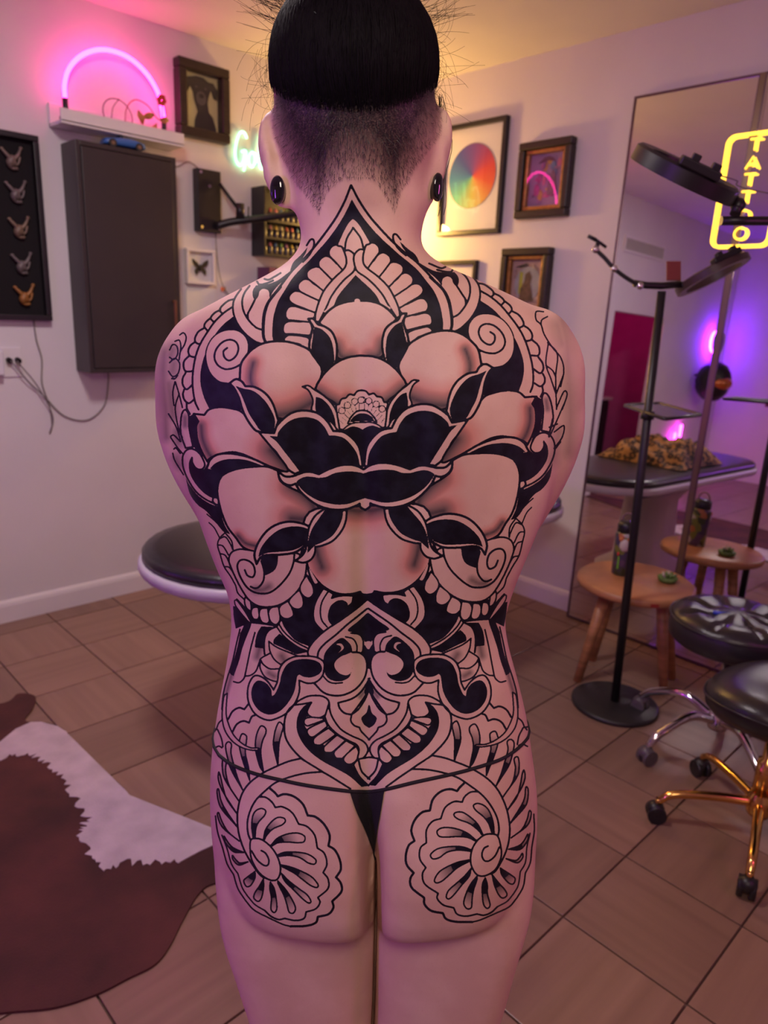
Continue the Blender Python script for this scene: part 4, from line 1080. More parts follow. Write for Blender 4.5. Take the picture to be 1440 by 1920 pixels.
# ------------------------------------------------------------------ left wall: shadow box of mounted specimens
framed('shadow_box', 'tall black shadow box on the wall left of the grey cabinet', 'shadow box', 'L', .80, 1.152, 1.300, 2.003, .022, .040, black_m, glass=False, backm=mat('black_velvet', (.006, .004, .005), .95))
spec = [((22, 300), (.17, .12, .10), 'pale pinkish', 'topmost'), ((30, 363), (.14, .11, .105), 'grey speckled', 'second from the top'), ((36, 430), (.18, .12, .08), 'tan', 'in the middle'), ((41, 497), (.14, .115, .11), 'grey', 'second from the bottom'), ((46, 556), (.30, .13, .03), 'golden orange', 'lowest')]
for (px, py), c, nm, ps in spec:
    p = on_left(px, py, LY-.018); k = .000115*px*0+1.0; rr = random.Random(px)
    t = thing('mounted_figurine', nm+' winged figurine '+ps+' in the black shadow box', 'figurine', p, 0, 'figurines in the shadow box')
    m = mat('figurine_'+nm.replace(' ', '_'), c, .45, var=.25, vscale=40)
    b = MB()
    b.tube(bez([(-.006, 0, -.030), (-.008, -.006, -.010), (-.002, -.008, .004), (.002, -.006, .014)], 4), [.006, .010, .013, .015, .016, .016, .015, .014, .014, .012, .011, .010, .009], 10)
    b.tube(bez([(-.012, 0, -.020), (0, -.004, -.030), (.018, -.002, -.028)], 4), .006, 8); b.ball((0, -.008, -.008), (.016, .010, .014), 12, 8)
    obj('torso', b, m, t)
    for s_ in (-1, 1):
        wg = MB(); wg.tube(bez([(s_*.004, -.006, .002), (s_*.022, -.007, .020), (s_*.034, -.006, .038+.006*s_)], 4), [.009, .0085, .008, .0075, .007, .0065, .006, .0055, .005], 8)
        wg.ball((s_*.035, -.006, .041+.006*s_), (.008, .005, .006), 8, 6); obj('wing', wg, m, t)
    tl = MB(); tl.tube(bez([(.004, -.004, -.02), (.022, -.004, -.010), (.030, -.004, .016)], 4), .0045, 6); obj('tail', tl, m, t)
# ------------------------------------------------------------------ grey wall cabinet
cb = thing('wall_cabinet', 'dark grey wall cabinet with one door under the white ledge shelf', 'cabinet', (1.465, LY, 1.090))
w_, d_, h_ = .430, .150, .907
b = MB()
for c, s in (((-w_/2+.009, -d_/2, h_/2), (.018, d_, h_)), ((w_/2-.009, -d_/2, h_/2), (.018, d_, h_)), ((0, -d_/2, .009), (w_-.036, d_, .018)), ((0, -d_/2, h_-.009), (w_-.036, d_, .018)), ((0, -.004, h_/2), (w_-.036, .008, h_-.036))): b.box(c, s, bev=.0015)
obj('body', b, cab_m, cb)
dr = obj('door', MB().box((0, -d_+.006, h_/2), (w_-.042, .016, h_-.042), bev=.002), cab_m, cb)
hd = MB(); hz = .19; hd.box((.178, -d_-.022, hz+.05), (.012, .012, .150), bev=.003)
obj('handle', hd, mat('brown_leather', (.16, .055, .025), .5, var=.2), dr)
for zz in (.015, .105):
    k = MB(); k.cyl((.178, -d_, hz+zz-.02 if zz < .05 else hz+zz+.015), (.178, -d_-.018, hz+zz-.02 if zz < .05 else hz+zz+.015), .006); obj('handle_post', k, gold, dr)
# toy car on the cabinet
tc_ = thing('toy_car', 'small blue toy car parked on top of the grey cabinet', 'toy car', (1.468, 3.150, 1.997), math.radians(-4))
blue = mat('toy_blue', (.045, .150, .42), .25, coat=.5)
b = MB()
sec = [(-.088, .012, .020, .022), (-.080, .010, .034, .032), (-.045, .010, .040, .036), (-.012, .010, .044, .038), (.02, .010, .046, .038), (.05, .010, .042, .037), (.080, .010, .036, .034), (.090, .014, .024, .024)]
rg = []
for x, z0, z1, hw in sec: rg.append([(x, hw*c_, z0+(z1-z0)*(.5+.5*s_)) for c_, s_ in [(math.copysign(abs(math.cos(a))**.5, math.cos(a)), math.copysign(abs(math.sin(a))**.6, math.sin(a))) for a in [2*PI*k/20 for k in range(20)]]])
b.rings(rg); obj('car_body', b, blue, tc_)
obj('seats', MB().ball((-.012, .014, .046), (.010, .010, .012), 10, 8).ball((-.012, -.014, .046), (.010, .010, .012), 10, 8), black_m, tc_)
ws = obj('windscreen', MB().box((.014, 0, .050), (.003, .055, .018), Matrix.Rotation(-.5, 3, 'Y')), glaze(), tc_)
for x in (-.055, .055):
    for y in (-.034, .034):
        wh = MB(); wh.tube([(x, y-.007, .016), (x, y+.007, .016)], .016, 18); o = obj('wheel', wh, mat('rubber', (.02, .018, .018), .7), tc_)
        hb = MB(); hb.tube([(x, y-.008, .016), (x, y+.008, .016)], .008, 12); obj('hub', hb, mat('toy_hub', (.35, .22, .12), .3, .6), o)
# ------------------------------------------------------------------ white ledge shelf with the pink neon arch
sh = thing('ledge_shelf', 'white picture ledge shelf above the grey cabinet', 'shelf', (1.4725, LY, 2.050))
obj('ledge', MB().box((0, -.065, .007), (.525, .130, .014), bev=.002), white_m, sh)
obj('front_lip', MB().box((0, -.124, .030), (.525, .012, .048), bev=.002), white_m, sh)
obj('back_plate', MB().box((0, -.006, .045), (.525, .012, .090), bev=.002), white_m, sh)
na = thing('neon_arch', 'glowing pink neon arch standing on the white ledge shelf', 'neon light', (1.4725, 3.175, 2.0645))
pink = neon('pink_neon', (1.0, .022, .33), 22.0)
na_p = [on_left(x, y, 3.175)-na.location for x, y in ((122, 186), (121, 160), (128, 132), (145, 110), (168, 97), (193, 93), (222, 99), (250, 114), (276, 140), (295, 172), (303, 200), (307, 224))]
obj('tube', MB().tube(bez(na_p, 6), .0082, 12), pink, na)
for p in (na_p[0], na_p[-1]): obj('end_cap', MB().cyl(p+Vector((0, 0, .004)), (p.x, p.y, .024), .0105, n=16), black_m, na)
obj('base', MB().box(((na_p[0].x+na_p[-1].x)/2, 0, .012), (.46, .040, .024), bev=.004), black_m, na)
# wire ring and dried stems on the shelf
wr = thing('wire_ring', 'thin dark wire ring leaning on the pink neon shelf', 'ornament', (1.455, 3.155, 2.0645))
wire_m = mat('dark_wire', (.05, .02, .025), .4, .5)
obj('hoop', MB().tube([(.062*math.cos(a), .012*math.sin(a), .064+.062*math.sin(a)) for a in [2*PI*k/40 for k in range(40)]], .0020, 6, closed=True), wire_m, wr)
obj('twist', MB().tube(bez([(-.040, -.004, .02), (-.030, -.006, .05), (-.018, 0, .09), (.01, 0, .126)], 6), .0016, 6), wire_m, wr)
obj('foot', MB().box((0, 0, .003), (.05, .03, .006), bev=.001), wire_m, wr)
dp = thing('dried_stem', 'dried stem with amber leaves and a red bloom curving over the shelf', 'dried flower', (1.50, 3.150, 2.0645))
stem_m = mat('stem_red', (.30, .05, .04), .6); amber = mat('amber_leaf', (.42, .17, .04), .5, var=.3, vscale=30)
obj('stem', MB().tube(bez([(-.02, 0, 0), (-.01, 0, .09), (.03, 0, .135), (.085, 0, .125), (.125, 0, .085), (.150, .0, .09), (.150, 0, .150)], 8), .0022, 6), stem_m, dp)
for (x, z, a, l) in ((.045, .100, -1.2, .055), (.062, .078, .3, .060), (.125, .065, -2.0, .065), (.140, .082, .1, .045)):
    lf = MB(); n = 8; prof = [math.sin(PI*k/n)*.012+.0004 for k in range(n+1)]
    top = [(x+l*k/n*math.cos(a)-prof[k]*math.sin(a), .004*math.sin(k), z+l*k/n*math.sin(a)+prof[k]*math.cos(a)) for k in range(n+1)]
    bot = [(x+l*k/n*math.cos(a)+prof[k]*math.sin(a), .006+.004*math.sin(k), z+l*k/n*math.sin(a)-prof[k]*math.cos(a)) for k in range(n+1)]
    lf.add(top+bot, [(k, k+1, n+2+k, n+1+k) for k in range(n)], True); obj('leaf', lf, amber, dp)
bl = MB()
for k in range(6): bl.ball((.150+.012*math.cos(k*PI/3), -.004*math.sin(k), .158+.012*math.sin(k*PI/3)), (.011, .007, .011), 10, 7)
obj('bloom', bl, mat('red_petal', (.50, .02, .02), .5), dp)
# ------------------------------------------------------------------ dog portrait
def dog(put, w_, h_, t):
    m = mat('charcoal_print', (.022, .018, .020), .7, var=.3, vscale=25); hi = mat('grey_print', (.10, .09, .085), .7)
    def nz(pts): return [((x-.5)*w_, z*h_) for x, z in pts]
    put('dog_bust', poly(nz([(.36, .10), (.38, .26), (.44, .38), (.38, .52), (.36, .62), (.30, .70), (.20, .66), (.23, .58), (.19, .72), (.24, .80), (.34, .82), (.42, .84), (.56, .84), (.66, .80), (.76, .80), (.84, .72), (.83, .58), (.76, .60), (.71, .70), (.66, .60), (.64, .52), (.66, .40), (.74, .34), (.80, .20), (.82, .10)]), .0075, .0105), m)
    put('muzzle', disc(.01*w_, .56*h_, .10*w_, .09*h_, .0105, .013), hi); put('nose', disc(.01*w_, .59*h_, .05*w_, .03*h_, .013, .015), m)
    for s_ in (-1, 1): put('eye', disc(.01*w_+s_*.09*w_, .70*h_, .022*w_, .016*h_, .0105, .0125), hi)
framed('picture_frame', 'dog portrait in a dark wooden frame right of the pink neon', 'picture', 'L', 1.760, 2.018, 2.120, 2.430, .040, .055, dark_frame, glass=True, art=dog, bev=.006, backm=mat('sage_print', (.58, .56, .26), .8, var=.1))
# ------------------------------------------------------------------ mint neon word on the left wall
gs = thing('neon_sign', 'white-green glowing neon script sign beside the dog portrait', 'neon sign', (2.20, LY-.018, 2.045))
mint = neon('mint_neon', (.34, 1.0, .52), 3.6)
obj('backing_plate', MB().box((.03, .012, .075), (.40, .004, .22), bev=.001), glaze(), gs)
def stroke_path(pts): return MB().tube(bez([(x, 0, z) for x, z in pts], 6), .0050, 8)
for nm, pts in (('letter_g', [(-.070, .125), (-.085, .148), (-.110, .140), (-.132, .085), (-.135, .030), (-.115, .000), (-.090, .020), (-.078, .065), (-.100, .062), (-.076, .066), (-.084, .000), (-.088, -.02)]), ('letter_o', [(-.040, .070), (-.058, .050), (-.060, .018), (-.042, .004), (-.024, .026), (-.022, .056), (-.040, .070), (-.010, .060)]), ('letter_l', [(-.008, .030), (.020, .110), (.026, .150), (.014, .150), (.004, .080), (.004, .016), (.020, .004), (.036, .022)]), ('letter_d', [(.080, .062), (.060, .072), (.044, .040), (.050, .008), (.066, .010), (.082, .050), (.102, .150), (.092, .070), (.092, .010), (.112, .006)])):
    obj(nm, stroke_path(pts), mint, gs)
# ------------------------------------------------------------------ black wall box with a monitor arm
ma = thing('monitor_arm', 'black wall plate with a jointed arm below the mint neon', 'monitor arm', (1.905, LY, 1.725))
obj('wall_plate', MB().box((0, -.022, .135), (.125, .044, .272), bev=.004), black_m, ma)
for x, z in ((-.045, .255), (-.045, .018), (.045, .018), (.0, .20)): obj('bolt', MB().cyl((x, -.044, z), (x, -.049, z), .007, n=12), chrome, ma)
obj('upper_strut', MB().tube([(.045, -.06, .215), (.115, -.115, .105)], .0085, 10), black_m, ma)
obj('lower_arm', MB().tube(bez([(.03, -.05, .03), (.10, -.09, .055), (.22, -.16, .080), (.42, -.25, .125)], 5), [.018]*8+[.016]*8, 12), black_m, ma)
obj('elbow', MB().cyl((.120, -.115, .135), (.120, -.115, .070), .020, n=18), black_m, ma)
obj('lever', MB().tube([(.155, -.13, .08), (.158, -.13, .125)], .0035, 8), black_m, ma)
def cord(name, label, pts, r=.0028, m=cable_m): return tag(obj(name, MB().tube(bez(pts, 10), r, 6), m), label, 'cord')
cord('power_cord', 'thin cord hanging from the black monitor arm plate', [(1.955, 3.243, 1.724), (1.962, 3.242, 1.60), (1.985, 3.243, 1.50), (2.03, 3.243, 1.44), (2.10, 3.243, 1.40)], .0022)
cord('thin_cable', 'thin cord running down from the white ledge to the monitor arm', [(1.715, 3.243, 2.012), (1.76, 3.243, 1.99), (1.82, 3.243, 2.02), (1.872, 3.243, 2.000)], .0020)
# ------------------------------------------------------------------ butterfly frame and blank board under it
def butterfly(put, w_, h_, t):
    m = mat('butterfly_dark', (.020, .016, .010), .6, var=.4, vscale=60)
    for s_ in (-1, 1):
        put('upper_wing', poly([(s_*x*w_, z*h_) for x, z in ((.02, .52), (.10, .62), (.22, .70), (.28, .72), (.27, .62), (.22, .54), (.12, .48), (.02, .46))][::s_], .018, .021), m)
        put('lower_wing', poly([(s_*x*w_, z*h_) for x, z in ((.02, .47), (.12, .47), (.19, .42), (.20, .34), (.15, .27), (.12, .30), (.06, .38), (.02, .40))][::s_], .018, .021), m)
    put('insect_body', disc(0, .48*h_, .016*w_, .10*h_, .019, .025, 14), m)
framed('butterfly_frame', 'dark butterfly in a white box frame on the left wall', 'picture', 'L', 1.785, 1.938, 1.485, 1.645, .014, .032, white_m, art=butterfly)
tag(obj('paper_sheet', MB().box((1.870, LY-.005, 1.355), (.160, .006, .230), bev=.001), paper), 'blank white sheet pinned below the butterfly frame', 'paper')
hk = thing('wall_hook', 'tiny brass wall hook right of the butterfly frame', 'hook', (1.990, LY, 1.470))
obj('hook_plate', MB().box((0, -.003, .0), (.018, .006, .022), bev=.002), gold, hk); obj('peg', MB().tube(bez([(0, -.004, .0), (0, -.024, -.006), (0, -.030, .010)], 4), .003, 8), gold, hk)
# ------------------------------------------------------------------ black rack of ink bottles and shelf of books (half hidden by the neck)
rk = thing('bottle_rack', 'black open wall rack holding rows of ink bottles', 'rack', (2.330, LY, 1.640))
b = MB(); W2, D2, H2 = .330, .110, .320
obj('back_panel', MB().box((0, -.004, H2/2), (W2, .008, H2)), black_m, rk)
for s_ in (-1, 1): obj('side_panel', MB().box((s_*(W2/2-.006), -D2/2, H2/2), (.012, D2, H2), bev=.001), black_m, rk)
for z in (.006, .085, .165, .314): obj('rack_shelf', MB().box((0, -D2/2, z), (W2-.024, D2-.01, .012), bev=.001), black_m, rk)
caps_c = [(.35, .05, .05), (.40, .30, .04), (.10, .25, .06), (.45, .12, .14), (.30, .28, .24), (.30, .10, .20), (.06, .15, .25)]
names_c = ['red', 'yellow', 'green', 'crimson', 'white', 'plum', 'teal']
for r_ in range(3):
    zz = (.012, .091, .171)[r_]
    for k in range(9):
        ci = (k*3+r_*2) % 7; x = 2.330-.134+k*.0335
        t = thing('ink_bottle', ['lower', 'middle', 'upper'][r_]+' row '+names_c[ci]+'-capped ink bottle, '+['first', 'second', 'third', 'fourth', 'fifth', 'sixth', 'seventh', 'eighth', 'ninth'][k]+' from the left in the rack', 'bottle', (x, LY-.068, 1.640+zz), 0, 'ink bottles in the black rack')
        obj('bottle_body', MB().lathe([(.011, 0), (.0125, .003), (.0125, .034), (.008, .040)], 12), mat('bottle_dark', (.06, .05, .05), .3), t)
        obj('bottle_cap', MB().lathe([(.008, .038), (.008, .046), (.003, .058), (.0015, .060)], 10), mat('cap_'+names_c[ci], caps_c[ci], .4), t)
bs_ = thing('book_shelf_board', 'black wall board under the ink rack carrying a few books', 'shelf', (2.330, LY, 1.470))
obj('board', MB().box((0, -.075, .006), (.330, .150, .012), bev=.001), black_m, bs_)
for s_ in (-1, 1): obj('bracket', MB().box((s_*.12, -.05, -.02), (.012, .09, .04)), black_m, bs_)
xb = 2.185
for w_, h_, c, nm in ((.050, .105, (.13, .03, .10), 'thick plum'), (.018, .110, (.38, .34, .28), 'cream'), (.022, .100, (.06, .14, .09), 'dark green'), (.015, .112, (.40, .37, .33), 'pale grey'), (.034, .085, (.50, .42, .02), 'bright yellow'), (.024, .105, (.08, .06, .12), 'indigo')):
    t = thing('book', nm+' book standing on the board under the ink rack', 'book', (xb+w_/2, LY-.070, 1.482), 0, 'books under the ink rack')
    m = mat('cover_'+nm.replace(' ', '_'), c, .5)
    cv = MB(); cv.box((-w_/2+.001, 0, h_/2), (.002, .10, h_)); cv.box((w_/2-.001, 0, h_/2), (.002, .10, h_)); cv.box((0, -.049, h_/2), (w_, .002, h_)); obj('cover', cv, m, t)
    obj('pages', MB().box((0, .002, h_/2), (w_-.005, .094, h_-.006)), paper, t); xb += w_+.003
# ------------------------------------------------------------------ wall socket and cords
so = thing('wall_socket', 'white double wall socket with two plugs below the shadow box', 'socket', (.985, LY, 1.100))
obj('cover_plate', MB().box((0, -.004, .03), (.078, .008, .120), bev=.002), white_m, so)
obj('adapter', MB().box((-.075, -.024, .03), (.070, .048, .100), bev=.006), mat('white_plastic', (.70, .68, .72), .35), so)
for x in (-.012, .022): obj('plug', MB().cyl((x, -.008, .040), (x, -.030, .036), .011, n=14), black_m, so)
cord('lamp_cord', 'grey cord hanging from the shadow box to the wall socket', [(1.085, 3.243, 1.302), (1.090, 3.243, 1.22), (1.105, 3.243, 1.14), (1.098, 3.243, 1.04), (1.120, 3.243, .945), (1.125, 3.243, .86), (1.112, 3.243, .825), (1.128, 3.236, .90), (1.07, 3.215, 1.03), (.998, 3.22, 1.136)])
cord('cabinet_cord', 'grey cord drooping between the socket and the cabinet underside', [(.975, 3.220, 1.138), (1.03, 3.225, 1.06), (1.10, 3.236, .985), (1.18, 3.243, .895), (1.28, 3.243, .870), (1.36, 3.243, .93), (1.385, 3.243, 1.03), (1.385, 3.236, 1.088)])
# ------------------------------------------------------------------ framed pictures on the right wall
def wheel_art(put, w_, h_, t):
    m = bpy.data.materials.new('colour_wheel'); m.use_nodes = True; nt = m.node_tree; b = nt.nodes['Principled BSDF']; b.inputs['Roughness'].default_value = .8
    tc = nt.nodes.new('ShaderNodeTexCoord'); mp = nt.nodes.new('ShaderNodeMapping'); gr = nt.nodes.new('ShaderNodeTexGradient'); gr.gradient_type = 'RADIAL'; cr = nt.nodes.new('ShaderNodeValToRGB')
    cz = h_*.53; mp.inputs['Location'].default_value = (-cz, 0, 0); mp.vector_type = 'POINT'
    sx = nt.nodes.new('ShaderNodeSeparateXYZ'); cx_ = nt.nodes.new('ShaderNodeCombineXYZ'); nt.links.new(tc.outputs['Object'], sx.inputs[0]); nt.links.new(sx.outputs['Z'], cx_.inputs[0]); nt.links.new(sx.outputs['Y'], cx_.inputs[1])
    nt.links.new(cx_.outputs[0], mp.inputs[0]); nt.links.new(mp.outputs[0], gr.inputs[0]); nt.links.new(gr.outputs['Fac'], cr.inputs['Fac']); nt.links.new(cr.outputs['Color'], b.inputs['Base Color'])
    el = cr.color_ramp.elements; el[0].position = 0; el[0].color = (.50, .50, .10, 1); el[1].position = 1; el[1].color = (.50, .50, .10, 1)
    for p_, c_ in ((.10, (.66, .36, .10)), (.20, (.66, .12, .06)), (.30, (.62, .07, .07)), (.40, (.36, .05, .18)), (.50, (.18, .06, .30)), (.62, (.05, .08, .34)), (.76, (.05, .22, .42)), (.88, (.16, .46, .26))): e = el.new(p_); e.color = (*c_, 1)
    put('colour_disc', disc(-.01*w_, .53*h_, .150, .150, .008, .0095, 48), m)
    put('disc_rim', MB().tube([(-.01*w_+.150*math.cos(a), .009, .53*h_+.150*math.sin(a)) for a in [2*PI*k/48 for k in range(48)]], .0012, 5, closed=True), mat('rim_grey', (.3, .25, .2), .6))
framed('picture_frame', 'large thin black frame with a round rainbow colour wheel print', 'picture', 'R', 2.330, 2.737, 1.790, 2.310, .022, .030, black_m, art=wheel_art)
def collage(seed, cols, fig):
    def f(put, w_, h_, t):
        r_ = random.Random(seed); k = 0
        for i in range(26):
            x = r_.uniform(-.25, .25)*w_; z = r_.uniform(.24, .76)*h_; rx = r_.uniform(.02, .09)*w_; rz = r_.uniform(.02, .12)*h_; k += .00012
            x = max(-.30*w_+rx, min(.30*w_-rx, x)); c = cols[i % len(cols)]
            n = r_.randint(5, 9); put('print_patch', poly([(x+rx*math.cos(2*PI*q/n+i)*r_.uniform(.7, 1), z+rz*math.sin(2*PI*q/n+i)*r_.uniform(.7, 1)) for q in range(n)], .008, .009+k), mat('print_%d_%d' % (seed, i % len(cols)), c, .7, var=.3, vscale=40))
        fig(put, w_, h_)
    return f
def figB(put, w_, h_):
    m = mat('print_ink', (.10, .02, .07), .7)
    put('hat_brim', poly([(x*w_, z*h_) for x, z in ((-.16, .72), (.02, .75), (.16, .73), (.10, .78), (.04, .80), (-.05, .79))][::-1], .010, .0135), m)
    put('figure', poly([(x*w_, z*h_) for x, z in ((.04, .30), (.22, .30), (.20, .45), (.17, .58), (.13, .63), (.09, .58), (.06, .45))], .010, .0132), mat('print_mauve', (.16, .07, .13), .7, var=.3, vscale=50))
def figC(put, w_, h_):
    put('moon_disc', disc(.03*w_, .50*h_, .27*w_, .24*h_, .010, .0130, 36), mat('print_moon', (.30, .30, .30), .7, var=.15, vscale=20))
    put('skeleton_figure', poly([(x*w_, z*h_) for x, z in ((-.12, .26), (.18, .26), (.14, .40), (.10, .50), (.12, .60), (.06, .68), (-.02, .64), (-.03, .54), (-.10, .44))], .0130, .0145), mat('print_sepia', (.10, .055, .035), .7, var=.5, vscale=45))
    put('green_stripe', poly([(x*w_, z*h_) for x, z in ((-.14, .36), (-.07, .36), (-.07, .66), (-.14, .68))], .0130, .0140), mat('print_lime', (.34, .36, .04), .7))
    put('black_bird', poly([(x*w_, z*h_) for x, z in ((-.24, .74), (-.10, .73), (.04, .77), (-.02, .79), (-.12, .77))], .0130, .0140), mat('print_crow', (.03, .025, .025), .7))
gold_in = mat('gilt_inner', (.36, .17, .04), .35, .4, var=.3, vscale=40)
framed('picture_frame', 'ornate dark frame with gilt inner edge and pink collage art', 'picture', 'R', 1.952, 2.236, 1.845, 2.172, .034, .045, dark_frame, gold_in, art=collage(3, [(.36, .04, .20), (.20, .06, .22), (.42, .20, .05), (.28, .12, .26), (.10, .14, .30), (.44, .10, .22)], figB), bev=.006, backm=mat('print_lilac', (.26, .16, .30), .8))
framed('picture_frame', 'ornate dark frame with a pale moon and seated figure, below the pink collage', 'picture', 'R', 2.012, 2.290, 1.390, 1.715, .034, .045, dark_frame, gold_in, art=collage(5, [(.34, .24, .20), (.30, .20, .18), (.38, .28, .22)], figC), bev=.006, backm=mat('print_blush', (.42, .28, .24), .8))
framed('picture_frame', 'thin black frame with a blank mat, half hidden behind the shoulder', 'picture', 'R', 2.455, 2.800, 1.260, 1.668, .020, .030, black_m)
# ------------------------------------------------------------------ floor mirrors
mir_m = mat('mirror_silver', (.86, .84, .86), .01, 1.0)
edge_m = mat('mirror_edge', (.16, .10, .12), .3, .8)
LEAN = math.atan2(.050, 2.28)
for y0, y1, lab in ((1.196, 1.690, 'tall floor mirror nearest the framed pictures, leaning on the right wall'), (.690, 1.184, 'tall floor mirror behind the padded stools, leaning on the right wall')):
    t = thing('floor_mirror', lab, 'mirror', (2.935, (y0+y1)/2, .004)); t.rotation_euler = (0, LEAN, 0)
    w_ = y1-y0
    obj('glass_sheet', MB().box((0, 0, 1.14), (.006, w_-.010, 2.270)), mir_m, t)
    fr = MB()
    for s_ in (-1, 1): fr.box((0, s_*(w_/2-.004), 1.14), (.014, .008, 2.28))
    fr.box((0, 0, .004), (.014, w_-.016, .008)); fr.box((0, 0, 2.276), (.014, w_-.016, .008)); obj('mirror_frame', fr, edge_m, t)
jt = tag(obj('joint_strip', MB().box((0, 0, 1.14), (.004, .020, 2.28), bev=.001), mat('bronze_strip', (.22, .15, .10), .35, .7), None, (2.9295, 1.190, .004), (0, LEAN, 0)), 'bronze strip covering the joint between the two mirrors', 'trim')
# ------------------------------------------------------------------ TATTOO neon sign
yel = neon('yellow_neon', (1.0, .52, .04), 3.2)
sg = thing('neon_sign', 'yellow neon TATTOO sign with a rounded frame hanging on the mirror', 'neon sign', (2.9615, 1.172, 1.885)); sg.rotation_euler = (0, LEAN, 0)
hw, hh, rc = .103, .195, .028
rr = []
for cx, cz, a0 in ((hw-rc, hh-rc, 0), (-hw+rc, hh-rc, PI/2), (-hw+rc, -hh+rc, PI), (hw-rc, -hh+rc, 1.5*PI)):
    rr += [(0, cx+rc*math.cos(a0+PI/2*k/6), cz+rc*math.sin(a0+PI/2*k/6)) for k in range(7)]
obj('frame_tube', MB().tube(rr, .0058, 10, closed=True), yel, sg)
lz = [.156, .096, .037, -.023, -.088, -.150]
for ch, z in zip('TATTOO', lz):
    g = MB(); s_ = .0205
    if ch == 'T': g.tube([(0, .020, z+s_), (0, -.020, z+s_)], .0034, 8); g.tube([(0, 0, z+s_), (0, 0, z-s_*.9)], .0034, 8)
    elif ch == 'A': g.tube([(0, .022, z-s_), (0, 0, z+s_), (0, -.022, z-s_)], .0034, 8); g.tube([(0, .013, z-.006), (0, -.013, z-.006)], .005, 8)
    else: g.tube([(0, .022*math.cos(a), z+s_*math.sin(a)) for a in [2*PI*k/24 for k in range(24)]], .0034, 8, closed=True)
    obj('letter_'+ch.lower(), g, yel, sg)
for s_ in (-1, 1): obj('standoff', MB().cyl((.006, 0, s_*.203), (-.004, 0, s_*.203), .004, n=10), chrome, sg)
obj('hanging_wire', MB().tube([(.002, 0, .205), (.003, 0, .39)], .0012, 6), cable_m, sg)
# ------------------------------------------------------------------ slim black stand with tray, phone arm and small ring light
base = Vector((2.345, 1.110, 0)); ds = (base+Vector((0, 0, .7))-Vector((0, 0, CAM_H))).dot(W3)
top = at_depth(1241, 546, (Vector((2.345, 1.110, 1.5))-Vector((0, 0, CAM_H))).dot(W3)); dt = (top-Vector((0, 0, CAM_H))).dot(W3)
st_ = thing('equipment_stand', 'slim black floor stand with round base, tray and phone arm before the mirror', 'stand', base)
def rel(p): return Vector(p)-base
obj('base_disc', MB().lathe([(.150, 0), (.158, .004), (.158, .014), (.150, .019), (.02, .021), (.0001, .021)], 48), mat('black_powder_coat', (.020, .017, .018), .45), st_)
obj('pole', MB().tube([(0, 0, .02), rel(top)*.53, rel(top)], [.0155, .0155, .0135], 14), black_m, st_)
zt = 1.105; cen = rel(base.lerp(top, zt/1.5)); cen.z = zt
c4 = [rel(on_floor(x, y, zt)) for x, y in ((1185, 757), (1252, 753), (1335, 775), (1266, 783))]
mid = sum(c4, Vector())/4; c4 = [mid+(p-mid)*.96+(cen-mid)*.42 for p in c4]
tr = MB(); tr.tube([c4[k].lerp(c4[(k+1) % 4], f_) for k in range(4) for f_ in (.04, .5, .96)], .006, 8, closed=True); tray = obj('tray', tr, black_m, st_)
obj('tray_sheet', MB().add([tuple(p+Vector((0, 0, .001))) for p in c4]+[tuple(p-Vector((0, 0, .002))) for p in c4], [(0, 1, 2, 3), (7, 6, 5, 4)]+[(k, 4+k, 4+(k+1) % 4, (k+1) % 4) for k in range(4)]), mat('smoked_sheet', (.05, .045, .06), .15, coat=.3), tray)
obj('tray_clamp', MB().tube([cen+Vector((0, 0, -.022)), cen+Vector((0, 0, .004))], .022, 16), black_m, st_)
cbp = [rel(at_depth(x, y, dt)) for x, y in ((1188, 531), (1212, 535), (1240, 536), (1276, 533))]
obj('cross_bar', MB().tube(cbp, .011, 12), black_m, st_)
arm = [rel(at_depth(x, y, dt-.02)) for x, y in ((1200, 536), (1176, 522), (1152, 504), (1134, 484), (1117, 468))]
obj('phone_arm', MB().tube(bez(arm, 4), .0065, 8), black_m, st_)
for k in (0, 2, 4): obj('arm_joint', MB().ball(arm[k], .012, 12, 8), chrome, st_)
ph = [rel(at_depth(x, y, dt-.02)) for x, y in ((1112, 446), (1137, 464))]; v = (ph[1]-ph[0])
cl = MB(); cl.tube([ph[0], ph[1]], .005, 8); cl.tube([ph[0].lerp(ph[1], .4), arm[-1]], .007, 8); cl.tube([ph[0].lerp(ph[1], .25), ph[0].lerp(ph[1], .25)+Vector((-.02, .02, .012))], .006, 8); obj('phone_clamp', cl, black_m, st_)
